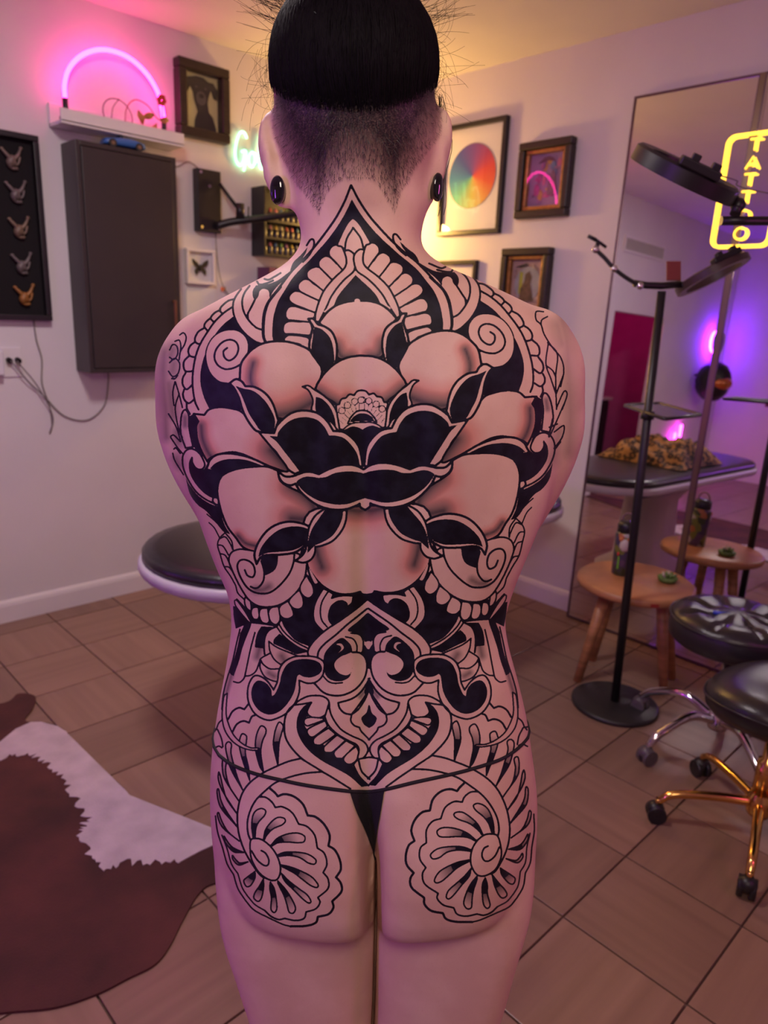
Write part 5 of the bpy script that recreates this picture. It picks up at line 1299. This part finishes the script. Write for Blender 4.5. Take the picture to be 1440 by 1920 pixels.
def ring_lamp(t, origin, centre, e1, e2, r_out, r_tube, mbody, mlight, ctrl=True):
    e1 = e1.normalized(); e2 = (e2-e1*e2.dot(e1)).normalized(); e3 = e1.cross(e2).normalized()
    c = centre-origin; n = 56; rg = MB(); wdt = r_tube*2.4
    prof = [(-wdt, -r_tube), (-wdt*.9, r_tube), (-wdt*.2, r_tube*1.15), (0, r_tube*.8), (0, -r_tube)]
    loops = []
    for (dr_, dz) in prof: loops.append([c+(e1*math.cos(a)+e2*math.sin(a))*(r_out+dr_)+e3*dz for a in [2*PI*k/n for k in range(n)]])
    for i in range(len(prof)-1):
        o_ = len(rg.v); rg.v += [tuple(p) for p in loops[i]]+[tuple(p) for p in loops[i+1]]
        for k in range(n): rg.f.append((o_+k, o_+(k+1) % n, o_+n+(k+1) % n, o_+n+k)); rg.sm.append(True)
    obj('ring_housing', rg, mbody, t)
    df = MB(); o_ = 0; df.v += [tuple(p) for p in loops[-1]]+[tuple(p) for p in loops[0]]
    for k in range(n): df.f.append((k, (k+1) % n, n+(k+1) % n, n+k)); df.sm.append(True)
    obj('diffuser', df, mlight, t)
    if ctrl:
        R_ = Matrix((e1, e2, e3)).transposed()
        obj('control_box', MB().box(c+e3*(r_tube*1.6)-e2*(r_out-wdt*.5)+e1*.006, (.090, .034, .018), R_, bev=.003), black_m, t)
        for s_ in (-.012, .034): obj('control_knob', MB().box(c+e3*(r_tube*1.6+.014)-e2*(r_out-wdt*.5)+e1*s_, (.018, .02, .014), R_, bev=.002), black_m, t)
    return e1, e2, e3
housing = mat('lamp_housing', (.010, .008, .009), .38); off_diff = mat('unlit_diffuser', (.30, .28, .28), .5)
c2 = at_depth(1335, 515, dt+.02)
ring_lamp(st_, base, c2, R3*math.cos(.42)+U3*math.sin(.42), px_ray(1335, 515).normalized()-U3*.14, .118, .012, mat('brown_housing', (.055, .030, .028), .4), off_diff)
obj('lamp_bracket', MB().tube([cbp[-1], rel(at_depth(1284, 536, dt))], .010, 10), black_m, st_)
obj('red_card', MB().box(rel(at_depth(1263, 508, dt+.01)), (.046, .006, .062), Matrix((R3, W3, U3)).transposed(), bev=.001), mat('red_card', (.22, .04, .035), .6), st_)
# ------------------------------------------------------------------ big ring light on an arm reaching in from the right
d1 = 1.60; c1_ = at_depth(1284, 326, d1); foot = at_depth(1950, 420, d1+.05); foot = Vector((foot.x, foot.y, 0))
rl = thing('ring_light', 'large black ring light tilted on a side arm in front of the TATTOO sign', 'ring light', foot)
e1 = R3*math.cos(math.radians(-25.5))+U3*math.sin(math.radians(-25.5))
ring_lamp(rl, foot, c1_, e1, px_ray(1284, 326).normalized()+U3*.07, .124, .0165, housing, off_diff)
jn = [at_depth(x, y, d1)-foot for x, y in ((1374, 372), (1384, 385), (1378, 402), (1352, 414))]
obj('ball_joint', MB().ball(jn[1], .016, 14, 10).tube([jn[0], jn[1], jn[2]], .012, 10), black_m, rl)
obj('side_arm', MB().tube([jn[3], at_depth(1400, 414, d1)-foot, at_depth(1950, 416, d1+.05)-foot], .0098, 12), black_m, rl)
obj('stand_pole', MB().tube([(0, 0, .03), (0, 0, 1.72)], .012, 12), black_m, rl)
obj('stand_base', MB().lathe([(.15, 0), (.155, .01), (.14, .022), (.02, .03), (.0001, .03)], 36), black_m, rl)
obj('power_lead', MB().tube(bez([at_depth(1338, 326, d1-.03)-foot, at_depth(1380, 338, d1)-foot, at_depth(1440, 362, d1)-foot, at_depth(1940, 440, d1+.05)-foot], 8), .0016, 6), cable_m, rl)
# ------------------------------------------------------------------ round wooden stool, bottle, succulent
ws_ = thing('wooden_stool', 'round honey-brown wooden stool in front of the mirror', 'stool', (2.578, 1.205, 0))
obj('seat', MB().lathe([(.0001, .388), (.205, .388), (.219, .394), (.224, .404), (.222, .417), (.212, .425), (.0001, .425)], 56), wood, ws_)
for fx, fy in ((-.178, .098), (.035, .158), (.012, -.172), (.150, -.140)):
    tpv = Vector((fx*.62+.005, fy*.62, .390)); btv = Vector((fx, fy, 0))
    obj('leg', MB().tube([btv, tpv], [.0165, .0235], 14), wood, ws_)
obj('under_rail', MB().box((.0, .0, .375), (.20, .035, .028), bev=.002), wood, ws_)
obj('red_tag', MB().box((-.1595, -.1595, .406), (.030, .002, .013), Matrix.Rotation(math.radians(-45), 3, 'Z')), mat('red_label', (.30, .03, .02), .5), ws_)
bt = thing('drink_bottle', 'dark tumbler with painted animal faces and loop handle on the wooden stool', 'bottle', (2.590, 1.275, .425))
bm2 = bpy.data.materials.new('bottle_print'); bm2.use_nodes = True; nt = bm2.node_tree; b_ = nt.nodes['Principled BSDF']; b_.inputs['Roughness'].default_value = .3
tcn = nt.nodes.new('ShaderNodeTexCoord'); vo = nt.nodes.new('ShaderNodeTexVoronoi'); vo.inputs['Scale'].default_value = 34; cr = nt.nodes.new('ShaderNodeValToRGB'); cr.color_ramp.interpolation = 'CONSTANT'
nt.links.new(tcn.outputs['Object'], vo.inputs['Vector']); nt.links.new(vo.outputs['Color'], cr.inputs['Fac']); nt.links.new(cr.outputs['Color'], b_.inputs['Base Color'])
cr.color_ramp.elements[0].color = (.04, .05, .02, 1); cr.color_ramp.elements[1].position = .86; cr.color_ramp.elements[1].color = (.40, .36, .34, 1)
for p_, c_ in ((.34, (.16, .17, .03)), (.46, (.05, .04, .09)), (.58, (.10, .06, .12)), (.70, (.36, .12, .04)), (.78, (.05, .05, .05))): e = cr.color_ramp.elements.new(p_); e.color = (*c_, 1)
obj('bottle_body', MB().lathe([(.036, 0), (.039, .004), (.040, .13), (.041, .165), (.036, .176)], 32), bm2, bt)
face = mat('white_face', (.52, .46, .42), .5); fox = mat('orange_face', (.50, .16, .04), .5)
vd = Vector((-.90, -.43, 0)); sdv = Vector((-.43, .90, 0)).normalized()*-1
obj('face_patch', MB().ball(vd*.0395+Vector((0, 0, .128)), (.012, .020, .026), 14, 10, Matrix.Rotation(.446, 3, 'Z')), face, bt)
for s_ in (-1, 1): obj('ear_patch', MB().ball(vd*.0385+sdv*(.015*s_)+Vector((0, 0, .152)), (.007, .009, .011), 10, 8, Matrix.Rotation(.446, 3, 'Z')), fox, bt)
obj('lid', MB().lathe([(.034, .172), (.037, .176), (.037, .205), (.030, .216), (.0001, .218)], 28), black_m, bt)
obj('handle_loop', MB().tube([(.0, .026*math.cos(a), .214+.036*math.sin(a)) for a in [PI*k/16 for k in range(17)]], .0034, 8), mat('mauve_rubber', (.20, .11, .13), .5), bt)
obj('red_light', MB().ball(vd*.040+sdv*-.020+Vector((0, 0, .092)), (.004, .004, .008), 8, 6), mat('red_decal', (.7, .04, .03), .4), bt)
obj('green_stripe', MB().box(vd*.0375+sdv*-.0165+Vector((0, 0, .055)), (.006, .006, .05), Matrix.Rotation(.446, 3, 'Z')), mat('lime_decal', (.16, .45, .03), .4), bt)
su = thing('succulent', 'small green succulent with white tips on the wooden stool', 'plant', (2.650, 1.112, .425))
obj('dish', MB().lathe([(.022, 0), (.034, .006), (.038, .020), (.034, .022), (.0001, .016)], 24), mat('moss_green', (.09, .16, .03), .7, var=.4, vscale=60), su)
for k in range(11):
    a = k*2.4; r_ = .006+.0023*k; lf = MB(); lf.tube([(r_*.5*math.cos(a), r_*.5*math.sin(a), .016), (r_*.9*math.cos(a), r_*.9*math.sin(a), .032), (r_*1.15*math.cos(a), r_*1.15*math.sin(a), .046-.0012*k)], [.006, .0055, .0012], 8)
    obj('leaf', lf, mat('tip_white', (.46, .40, .33), .5) if k % 3 == 0 else mat('leaf_green', (.12, .20, .05), .5), su)
# ------------------------------------------------------------------ rolling stools
def star_base(t, m, cm, rad, angs, hubz, armr, drop):
    obj('hub', MB().lathe([(.030, hubz-.035), (.034, hubz-.02), (.034, hubz+.02), (.026, hubz+.03), (.022, hubz+.10), (.0001, hubz+.10)], 24), m, t)
    for a in angs:
        d = Vector((math.cos(a), math.sin(a), 0)); q_ = d*rad
        pts = bez([d*.02+Vector((0, 0, hubz)), d*rad*.45+Vector((0, 0, hubz+drop*.6)), d*rad*.85+Vector((0, 0, hubz-.012)), d*rad+Vector((0, 0, .062))], 6)
        obj('leg', MB().tube(pts, [armr*(1.15-.35*i/len(pts)) for i in range(len(pts))], 12), m, t)
        s_ = Vector((-d.y, d.x, 0)); c = MB()
        for k in (-1, 1): c.tube([q_+s_*(k*.008)+Vector((0, 0, .027)), q_+s_*(k*.022)+Vector((0, 0, .027))], .0265, 18)
        w = obj('caster', c, cm, t); obj('caster_hood', MB().ball(q_+d*.004+Vector((0, 0, .040)), (.024, .024, .022), 14, 10), cm, w); obj('caster_stem', MB().cyl(q_+Vector((0, 0, .045)), q_+Vector((0, 0, .075)), .007, n=10), m, w)
grey_caster = mat('grey_caster', (.10, .08, .09), .35); blk_caster = mat('black_caster', (.012, .010, .012), .4)
ts_ = thing('rolling_stool', 'tufted black round rolling stool with a chrome star base', 'stool', (2.352, .742, 0))
b = MB(); n = 64; rings_ = []
for j, (r_, z) in enumerate([(.001, .505), (.05, .503), (.09, .505), (.13, .504), (.165, .500), (.190, .488), (.200, .470), (.202, .440), (.200, .408), (.190, .398), (.001, .398)]):
    rw = []
    for k in range(n):
        a = 2*PI*k/n; dz = 0
        if j < 5: dz = -.020*math.exp(-((math.sin(a*4))/.30)**2)*(r_/.165 if r_ < .13 else .8)-.014*math.exp(-((r_-.085)/.014)**2)
        rw.append((r_*math.cos(a), r_*math.sin(a), z+dz))
    rings_.append(rw)
b.rings(rings_[::-1], caps=True); obj('cushion', b, leather, ts_)
obj('seam_welt', MB().tube([(.203*math.cos(a), .203*math.sin(a), .474) for a in [2*PI*k/64 for k in range(64)]], .0035, 6, closed=True), leather, ts_)
for k in range(4): obj('tuft_button', MB().ball((.085*math.cos(PI/4+k*PI/2), .085*math.sin(PI/4+k*PI/2), .489), (.008, .008, .004), 10, 6), leather, ts_)
obj('gas_lift', MB().lathe([(.027, .14), (.027, .26), (.018, .265), (.018, .40)], 20), chrome, ts_)
star_base(ts_, chrome, grey_caster, .285, [math.radians(a) for a in (157, 85, 13, 301, 229)], .115, .0145, .05)
mk = tag(obj('marker_pen', MB().tube([(0, 0, 0), (.05, .0, 0)], [.006, .0065], 10), mat('pen_blue', (.03, .06, .50), .35), None, (2.300, .800, .4975), (0, 0, math.radians(-60))), 'short blue pen lying on the tufted stool', 'pen')
ss_ = thing('saddle_stool', 'smooth black saddle stool with a gold star base', 'stool', (2.005, .485, 0))
b = MB(); rings_ = []
for j, (r_, z) in enumerate([(.001, .470), (.06, .473), (.11, .474), (.15, .468), (.178, .452), (.190, .428), (.186, .398), (.165, .372), (.12, .362), (.001, .360)]):
    rings_.append([(r_*1.06*math.cos(a), r_*.98*math.sin(a), z+.018*(r_/.19)**2*math.cos(2*a)) for a in [2*PI*k/48 for k in range(48)]])
b.rings(rings_[::-1]); obj('cushion', b, leather, ss_)
obj('seat_welt', MB().tube([(.192*1.06*math.cos(a), .192*.98*math.sin(a), .428+.018*math.cos(2*a)) for a in [2*PI*k/48 for k in range(48)]], .003, 6, closed=True), leather, ss_)
obj('gas_lift', MB().lathe([(.026, .13), (.026, .24), (.016, .245), (.016, .365)], 20), gold, ss_)
star_base(ss_, gold, blk_caster, .270, [math.radians(a) for a in (127, 196, 268, 340, 55)], .105, .0125, .0)
# ------------------------------------------------------------------ padded treatment bed behind the person
bd = thing('treatment_bed', 'long padded black treatment bed with rounded ends and pale rim', 'bed', (1.830, 1.870, 0))
def stadium(hx, hy, n=16):
    hx0 = hx-hy*.92
    return [(hx0+hy*.92*math.cos(a), hy*math.sin(a)) for a in [-PI/2+PI*k/n for k in range(n+1)]]+[(-hx0+hy*.92*math.cos(a), hy*math.sin(a)) for a in [PI/2+PI*k/n for k in range(n+1)]]
pad = MB(); pr_ = []
for ins, z in ((.010, .628), (.0, .636), (.0, .650), (.012, .662), (.05, .668), (.16, .672), (.30, .673)): pr_.append([(x, y, z) for x, y in stadium(.930-ins, .318-ins)])
pad.rings(pr_); obj('cushion', pad, leather, bd)
rim = MB(); rim.rings([[(x, y, z) for x, y in stadium(.930+e, .318+e)] for e, z in ((-.03, .585), (.006, .590), (.012, .600), (.012, .618), (.004, .628))]); obj('rim', rim, mat('pale_rim', (.55, .50, .55), .4), bd)
cream = mat('cream_plastic', (.50, .42, .38), .4)
obj('under_frame', MB().box((.08, 0, .555), (.80, .36, .06), bev=.01), black_m, bd)
obj('pedestal', MB().rings([[(x*1.0, y, z) for x, y in stadium(a, b_)] for a, b_, z in ((.34, .20, .0), (.34, .20, .05), (.20, .15, .09), (.17, .13, .45), (.26, .17, .53))]), cream, bd)
# ------------------------------------------------------------------ cowhide rug
RUG = [(-420, 1250), (-150, 1335), (0, 1322), (35, 1303), (66, 1308), (62, 1330), (48, 1354), (90, 1358), (122, 1372), (133, 1395), (160, 1425), (205, 1456), (240, 1490), (262, 1528), (290, 1552), (330, 1558), (400, 1562), (470, 1572), (560, 1600), (640, 1660), (560, 1690), (470, 1650), (400, 1660), (372, 1680), (345, 1725), (318, 1778), (290, 1812), (240, 1838), (180, 1868), (100, 1893), (0, 1903), (-200, 1930), (-420, 1860), (-520, 1600)]
out = [on_floor(x, y) for x, y in RUG]; out = [Vector(p) for p in bez([(p.x, p.y, 0) for p in out], 8, True)]
WHITE = [(-100, 1450), (0, 1395), (30, 1370), (66, 1354), (120, 1368), (140, 1400), (205, 1456), (240, 1490), (270, 1535), (300, 1555), (400, 1560), (560, 1600), (480, 1618), (402, 1588), (375, 1600), (335, 1622), (290, 1620), (230, 1622), (190, 1632), (160, 1600), (150, 1560), (165, 1540), (140, 1500), (120, 1460), (85, 1435), (60, 1418), (20, 1418), (-60, 1470)]
wp = [on_floor(x, y) for x, y in WHITE]
bmr = bmesh.new(); xs_ = [p.x for p in out]; ys_ = [p.y for p in out]
def inside(poly_, x, y):
    c = False; n = len(poly_)
    for i in range(n):
        a, b2 = poly_[i], poly_[i-1]
        if (a.y > y) != (b2.y > y) and x < (b2.x-a.x)*(y-a.y)/(b2.y-a.y)+a.x: c = not c
    return c
vs_ = [bmr.verts.new((p.x, p.y, .006)) for p in out]; fc_ = bmr.faces.new(vs_)
ex_ = bmesh.ops.extrude_face_region(bmr, geom=[fc_]); 
for v in ex_['geom']:
    if isinstance(v, bmesh.types.BMVert): v.co.z = .0005
bmesh.ops.recalc_face_normals(bmr, faces=bmr.faces)
me_r = bpy.data.meshes.new('cowhide_rug'); bmr.to_mesh(me_r); bmr.free()
rug_b = mat('hide_brown', (.070, .016, .013), .85, var=.35, vscale=5, bump=.6, bscale=240)
rug = thing('cowhide_rug', 'brown and white cowhide rug on the tiles at the left', 'rug', (out[0].x, out[0].y, 0))
for v in me_r.vertices: v.co -= rug.location
obj('hide', me_r, rug_b, rug)
# white coat patch: ragged edge, a thin layer of pale hair on the hide
rj = random.Random(11); rag = []
for i in range(len(wp)):
    a, b2 = wp[i], wp[(i+1) % len(wp)]; inner_edge = i >= 15
    for k in range(9):
        p = a.lerp(b2, k/9)
        if inner_edge: n_ = Vector(((b2-a).y, -(b2-a).x, 0)).normalized(); p = p+n_*rj.uniform(-.014, .014)
        rag.append(p)
rag = [p for p in rag if inside(out, p.x, p.y)]
bmr = bmesh.new(); fc_ = bmr.faces.new([bmr.verts.new((p.x-rug.location.x, p.y-rug.location.y, .0062)) for p in rag]); ex_ = bmesh.ops.extrude_face_region(bmr, geom=[fc_])
for v in ex_['geom']:
    if isinstance(v, bmesh.types.BMVert): v.co.z = .0078
bmesh.ops.recalc_face_normals(bmr, faces=bmr.faces); bmesh.ops.triangulate(bmr, faces=bmr.faces)
me_w = bpy.data.meshes.new('white_patch'); bmr.to_mesh(me_w); bmr.free()
o = obj('white_patch', me_w, mat('hide_white', (.50, .40, .43), .85, var=.12, vscale=14, bump=.5, bscale=240), rug); o['label'] = 'pale patch of the cowhide'
# ------------------------------------------------------------------ lamps of the room, and housings for the added lights
def ceiling_panel(loc, size, lab):
    t = thing('ceiling_light', lab, 'ceiling light', (loc[0], loc[1], CEIL))
    h = size/2; f = MB()
    for c, d in (((-h-.01, 0, -.02), (.02, size+.04, .04)), ((h+.01, 0, -.02), (.02, size+.04, .04)), ((0, -h-.01, -.02), (size, .02, .04)), ((0, h+.01, -.02), (size, .02, .04))): f.box(c, d)
    obj('panel_frame', f, white_m, t); obj('panel_back', MB().box((0, 0, -.004), (size, size, .008)), white_m, t)
ceiling_panel((.75, 1.65), .34, 'square white ceiling light panel over the treatment bed')
ceiling_panel((-.42, -.55), .50, 'added square white ceiling light panel, unseen behind the photographer')  # fixture added to carry the soft light on the back
kp = thing('added_key_panel', 'added small square light panel on a boom stand, unseen behind the photographer', 'lamp', (-.55, -.55, 0))  # boom panel made up to hold the added key light
_kd = (Vector((.50, .50, 1.27))-Vector((-.16, -.10, 1.93))).normalized(); _kq = _kd.to_track_quat('-Z', 'Y').to_matrix()
obj('panel_housing', MB().box(Vector((-.16, -.10, 1.93))-_kd*.03-kp.location, (.34, .34, .03), _kq, bev=.006), black_m, kp)
obj('boom', MB().tube([(0, 0, 2.05), Vector((-.16, -.10, 1.93))-_kd*.05-kp.location], .010, 10), black_m, kp)
obj('boom_pole', MB().cyl((0, 0, .02), (0, 0, 2.08), .014), black_m, kp); obj('boom_base', MB().lathe([(.2, 0), (.2, .015), (.02, .025), (.0001, .025)], 32), black_m, kp)
def added_bar(loc, target, lab):  # unseen housing made up for the added violet and magenta lights
    d = Vector((target[0]-loc[0], target[1]-loc[1], 0)); t = thing('added_light_bar', lab, 'lamp', (loc[0]-d.normalized().x*.03, loc[1]-d.normalized().y*.03, 0), math.atan2(d.y, d.x))
    obj('bar_housing', MB().box((0, 0, loc[2]), (.030, .16, 1.2), bev=.004), black_m, t); obj('foot_plate', MB().lathe([(.14, 0), (.14, .015), (.02, .022), (.02, .56), (.0001, .56)], 28), black_m, t)
added_bar((-1.35, .85, 1.15), (.5, .55), 'added tall violet light bar on a round foot, unseen at the left')
added_bar((1.55, -.75, 1.30), (.55, .5), 'added tall magenta light bar on a round foot, unseen behind the stools')
# corner uplighter hidden behind the neck
fl_ = thing('floor_lamp', 'slim floor lamp with an amber glass shade in the room corner', 'floor lamp', (2.70, 2.96, 0))
obj('lamp_base', MB().lathe([(.13, 0), (.13, .015), (.02, .025), (.0001, .025)], 32), black_m, fl_); obj('lamp_pole', MB().cyl((0, 0, .02), (0, 0, 1.52), .011), black_m, fl_)
obj('lamp_shade', MB().lathe([(.045, 1.52), (.075, 1.56), (.085, 1.64), (.075, 1.72), (.060, 1.75)], 28), neon('amber_glow', (1.0, .50, .08), 4.0), fl_)
l_ = bpy.data.lights.new('light_corner_lamp', 'POINT'); l_.energy = 19; l_.color = (1.0, .55, .14); l_.shadow_soft_size = .05
lo = bpy.data.objects.new('light_corner_lamp', l_); col.objects.link(lo); lo.location = (2.70, 2.96, 1.84)
# violet disc lamp on the left wall near the far corner, seen in the mirror
vl = thing('wall_lamp', 'round violet wall lamp glowing in the mirror', 'wall lamp', (-1.96, LY, 1.46))
def wdisc(r_, y0, y1, n=36): return MB().tube([(0, y0, 0), (0, y1, 0)], r_, n)
obj('lamp_face', wdisc(.13, -.075, -.090), mat('violet_acrylic', (.25, .10, .45), .3), vl); obj('glow_ring', MB().tube([(.10*math.cos(a), -.05, .10*math.sin(a)) for a in [2*PI*k/30 for k in range(30)]], .018, 8, closed=True), neon('violet_glow', (.20, .01, 1.0), 110.0), vl); obj('lamp_stem', wdisc(.03, 0, -.076), white_m, vl)
obj('trim_ring', MB().tube([(.13*math.cos(a), -.095, .13*math.sin(a)) for a in [2*PI*k/36 for k in range(36)]], .006, 6, closed=True), white_m, vl)
# pink neon sticks low on that wall and a pink tube in the back room
pk = thing('neon_sticks', 'two upright magenta neon sticks low on the wall, seen in the mirror', 'neon light', (-1.45, LY-.04, .30))
mag = neon('magenta_glow', (1.0, .03, .80), 25.0)
for x, h_ in ((-.06, .30), (.05, .22)): obj('neon_tube', MB().cyl((x, 0, 0), (x, 0, h_), .014), mag, pk)
obj('holder', MB().box((0, .02, -.01), (.22, .05, .02)), white_m, pk)
pt = thing('neon_tube_light', 'pink tube light on the ceiling of the back room', 'neon light', (-.37, LY+.62, NZ+.36))
obj('light_tube', MB().cyl((-.35, 0, 0), (.35, 0, 0), .012), neon('pink_tube', (1.0, .05, .45), 40.0), pt); obj('tube_mount', MB().box((0, 0, .022), (.74, .03, .02)), white_m, pt)
# back-room counter and pictures
ct = thing('counter_cabinet', 'dark counter in the pink back room, seen in the mirror', 'cabinet', (-.37, LY+.70, 0))
obj('counter_body', MB().box((0, 0, .40), (1.10, .42, .80), bev=.004), black_m, ct); obj('counter_top', MB().box((0, -.01, .815), (1.14, .46, .03), bev=.004), mat('pink_top', (.40, .28, .30), .3), ct)
for x in (-.28, .28): obj('cabinet_door', MB().box((x, -.214, .40), (.52, .012, .74), bev=.003), black_m, ct)
sp_ = thing('speaker', 'black speaker on the pink back-room counter', 'speaker', (-.62, LY+.70, .83))
obj('speaker_box', MB().box((0, 0, .14), (.19, .18, .28), bev=.02), black_m, sp_); obj('speaker_cone', MB().tube([(0, -.09, .11), (0, -.095, .11)], .065, 24), mat('cone_grey', (.05, .04, .045), .6), sp_)
for x, z, w_, h_, lab in ((-.10, 1.20, .20, .30, 'taller'), (-.58, 1.24, .22, .22, 'square')):
    t = thing('picture_frame', lab+' dark picture on the back wall of the pink room', 'picture', (x, LY+ND, z)); obj('frame', MB().box((0, -.012, 0), (w_, .024, h_), bev=.003), black_m, t); obj('print', MB().box((0, -.026, 0), (w_-.05, .004, h_-.05)), mat('print_rose', (.30, .08, .16), .7, var=.4, vscale=14), t)
# air vent high on the left wall
av = thing('air_vent', 'pale slatted air vent high on the wall, seen in the mirror', 'air vent', (-.25, LY, 2.10))
f = MB()
for c, d in (((0, -.006, .01), (.74, .012, .02)), ((0, -.006, .12), (.74, .012, .02)), ((-.36, -.006, .065), (.02, .012, .09)), ((.36, -.006, .065), (.02, .012, .09))): f.box(c, d)
obj('vent_frame', f, white_m, av)
slat = MB().box((0, -.006, .065), (.006, .012, .09), Matrix.Rotation(.5, 3, 'Z')).mesh('slat'); slat.materials.append(white_m)
for k in range(28): obj('slat', slat, None, av, (-.338+k*.025, 0, 0))
obj('vent_duct', MB().box((0, -.0015, .065), (.70, .003, .10)), mat('duct_grey', (.10, .08, .08), .8), av)
# helmet mask on that wall
hm = thing('helmet', 'black furry helmet with an orange visor hung on the wall, seen in the mirror', 'helmet', (-1.72, LY-.20, 1.06))
sh_ = MB(); bm_ = bmesh.new(); bmesh.ops.create_icosphere(bm_, subdivisions=4, radius=1)
for v in bm_.verts:
    d = v.co.normalized(); k = 1+.06*mnoise.noise(d*9)+.05*mnoise.noise(d*23); v.co = Vector((d.x*.17, d.y*.17, d.z*.20))*k
bm_.verts.index_update(); sh_.add([v.co[:] for v in bm_.verts], [[v.index for v in f.verts] for f in bm_.faces], True); bm_.free()
obj('shell', sh_, black_m, hm); obj('visor', MB().ball((.02, -.06, -.01), (.135, .135, .085), 24, 14), mat('amber_visor', (.55, .16, .02), .12, .5, coat=.8), hm)
obj('hook_bar', MB().cyl((0, .10, .05), (0, .20, .05), .012), black_m, hm)
# pennant on the far wall
pn = thing('pennant', 'dusty red cloth pennant hung on the far wall, seen in the mirror', 'flag', (XF+.012, 2.30, 1.20))
n = 14; vs = []
for k in range(n+1):
    u_ = k/n; x = .010+.008*math.sin(u_*9); vs += [(x, -.42+.84*u_, -.25-.10*u_), (x+.004, -.30+.60*u_, .42)]
mbp = MB().add(vs+[(a+.003, b2, c) for a, b2, c in vs], [(2*k, 2*k+2, 2*k+3, 2*k+1) for k in range(n)]+[(2*n+2+2*k+1, 2*n+2+2*k+3, 2*n+2+2*k+2, 2*n+2+2*k) for k in range(n)], True)
obj('cloth', mbp, mat('dusty_red', (.38, .10, .09), .85, var=.15, bump=.3), pn); obj('hem', MB().tube([(.014, -.42, -.25), (.014, .42, -.35)], .016, 8), mat('dark_red', (.16, .02, .03), .8), pn); obj('flag_rod', MB().tube([(.014, -.33, .42), (.014, .33, .42)], .010, 8), wood, pn)
# ------------------------------------------------------------------ things on and near the bed
lb = thing('leopard_blanket', 'crumpled leopard print blanket piled on the treatment bed', 'blanket', (1.80, 1.87, .674))
gm = MB(); gx, gy = 44, 30
for j in range(gy+1):
    for i in range(gx+1):
        u_, v_ = i/gx*2-1, j/gy*2-1; e_ = max(0, 1-(abs(u_)**3))*max(0, 1-(abs(v_)**3))
        z = e_**.6*(.11+.09*mnoise.noise(Vector((u_*2.1, v_*2.1, 3)))+.05*mnoise.noise(Vector((u_*5, v_*5, 7))))
        gm.v.append((u_*.30+.02*mnoise.noise(Vector((u_*3, v_*3, 0))), v_*.25+.02*mnoise.noise(Vector((u_*3, v_*3, 5))), max(.002, z)))
W1 = gx+1
for j in range(gy):
    for i in range(gx): gm.f.append((j*W1+i, j*W1+i+1, (j+1)*W1+i+1, (j+1)*W1+i)); gm.sm.append(True)
lm = bpy.data.materials.new('leopard_cloth'); lm.use_nodes = True; nt = lm.node_tree; b_ = nt.nodes['Principled BSDF']; b_.inputs['Roughness'].default_value = .8
tcn = nt.nodes.new('ShaderNodeTexCoord'); vo = nt.nodes.new('ShaderNodeTexVoronoi'); vo.inputs['Scale'].default_value = 28; cr = nt.nodes.new('ShaderNodeValToRGB')
nt.links.new(tcn.outputs['Object'], vo.inputs['Vector']); nt.links.new(vo.outputs['Distance'], cr.inputs['Fac']); nt.links.new(cr.outputs['Color'], b_.inputs['Base Color'])
cr.color_ramp.elements[0].position = .25; cr.color_ramp.elements[0].color = (.22, .10, .03, 1); cr.color_ramp.elements[1].position = .62; cr.color_ramp.elements[1].color = (.34, .18, .06, 1); e = cr.color_ramp.elements.new(.36); e.color = (.018, .010, .006, 1); e = cr.color_ramp.elements.new(.52); e.color = (.022, .012, .006, 1)
obj('folds', gm, lm, lb)
mo = thing('monstera', 'potted monstera with broad split leaves beside the bed, seen in the mirror', 'plant', (1.22, 1.16, 0))
obj('pot', MB().lathe([(.09, 0), (.10, .01), (.12, .20), (.125, .22), (.112, .22), (.105, .19), (.0001, .19)], 28), mat('clay', (.25, .10, .06), .7), mo)
gleaf = mat('monstera_green', (.020, .055, .014), .35, var=.3, vscale=10)
for k in range(7):
    a = k*2.4+.4; rr_ = .05+.012*k; hgt = .42+.06*((k*3) % 5); tip = Vector((rr_*1.4*math.cos(a), rr_*1.4*math.sin(a), hgt))
    stm = obj('leaf_stem', MB().tube(bez([(0, 0, .18), tip*.5+Vector((0, 0, .16)), tip], 5), .005, 6), gleaf, mo)
    s_ = .11; d = Vector((math.cos(a), math.sin(a), -.35)).normalized(); sd = Vector((-math.sin(a), math.cos(a), 0)); up = d.cross(sd)
    ol = [(-.10, 0), (-.25, .35), (-.05, .75), (.25, .85), (.30, .45), (.45, .80), (.75, .62), (.62, .32), (.95, .42), (1.15, .0)]
    ol = ol+[(x, -y) for x, y in ol[::-1][1:-1]]
    lf = MB(); lf.v = [tuple(tip+d*(x*s_)+sd*(y*s_)+up*(.012*abs(y))) for x, y in ol]+[tuple(tip+d*(x*s_)+sd*(y*s_)+up*(.012*abs(y)-.0015)) for x, y in ol]; n = len(ol)
    lf.f = [tuple(range(n)), tuple(range(n, 2*n))[::-1]]+[(i, n+i, n+(i+1) % n, (i+1) % n) for i in range(n)]; lf.sm = [False]*(n+2)
    obj('leaf', lf, gleaf, mo)
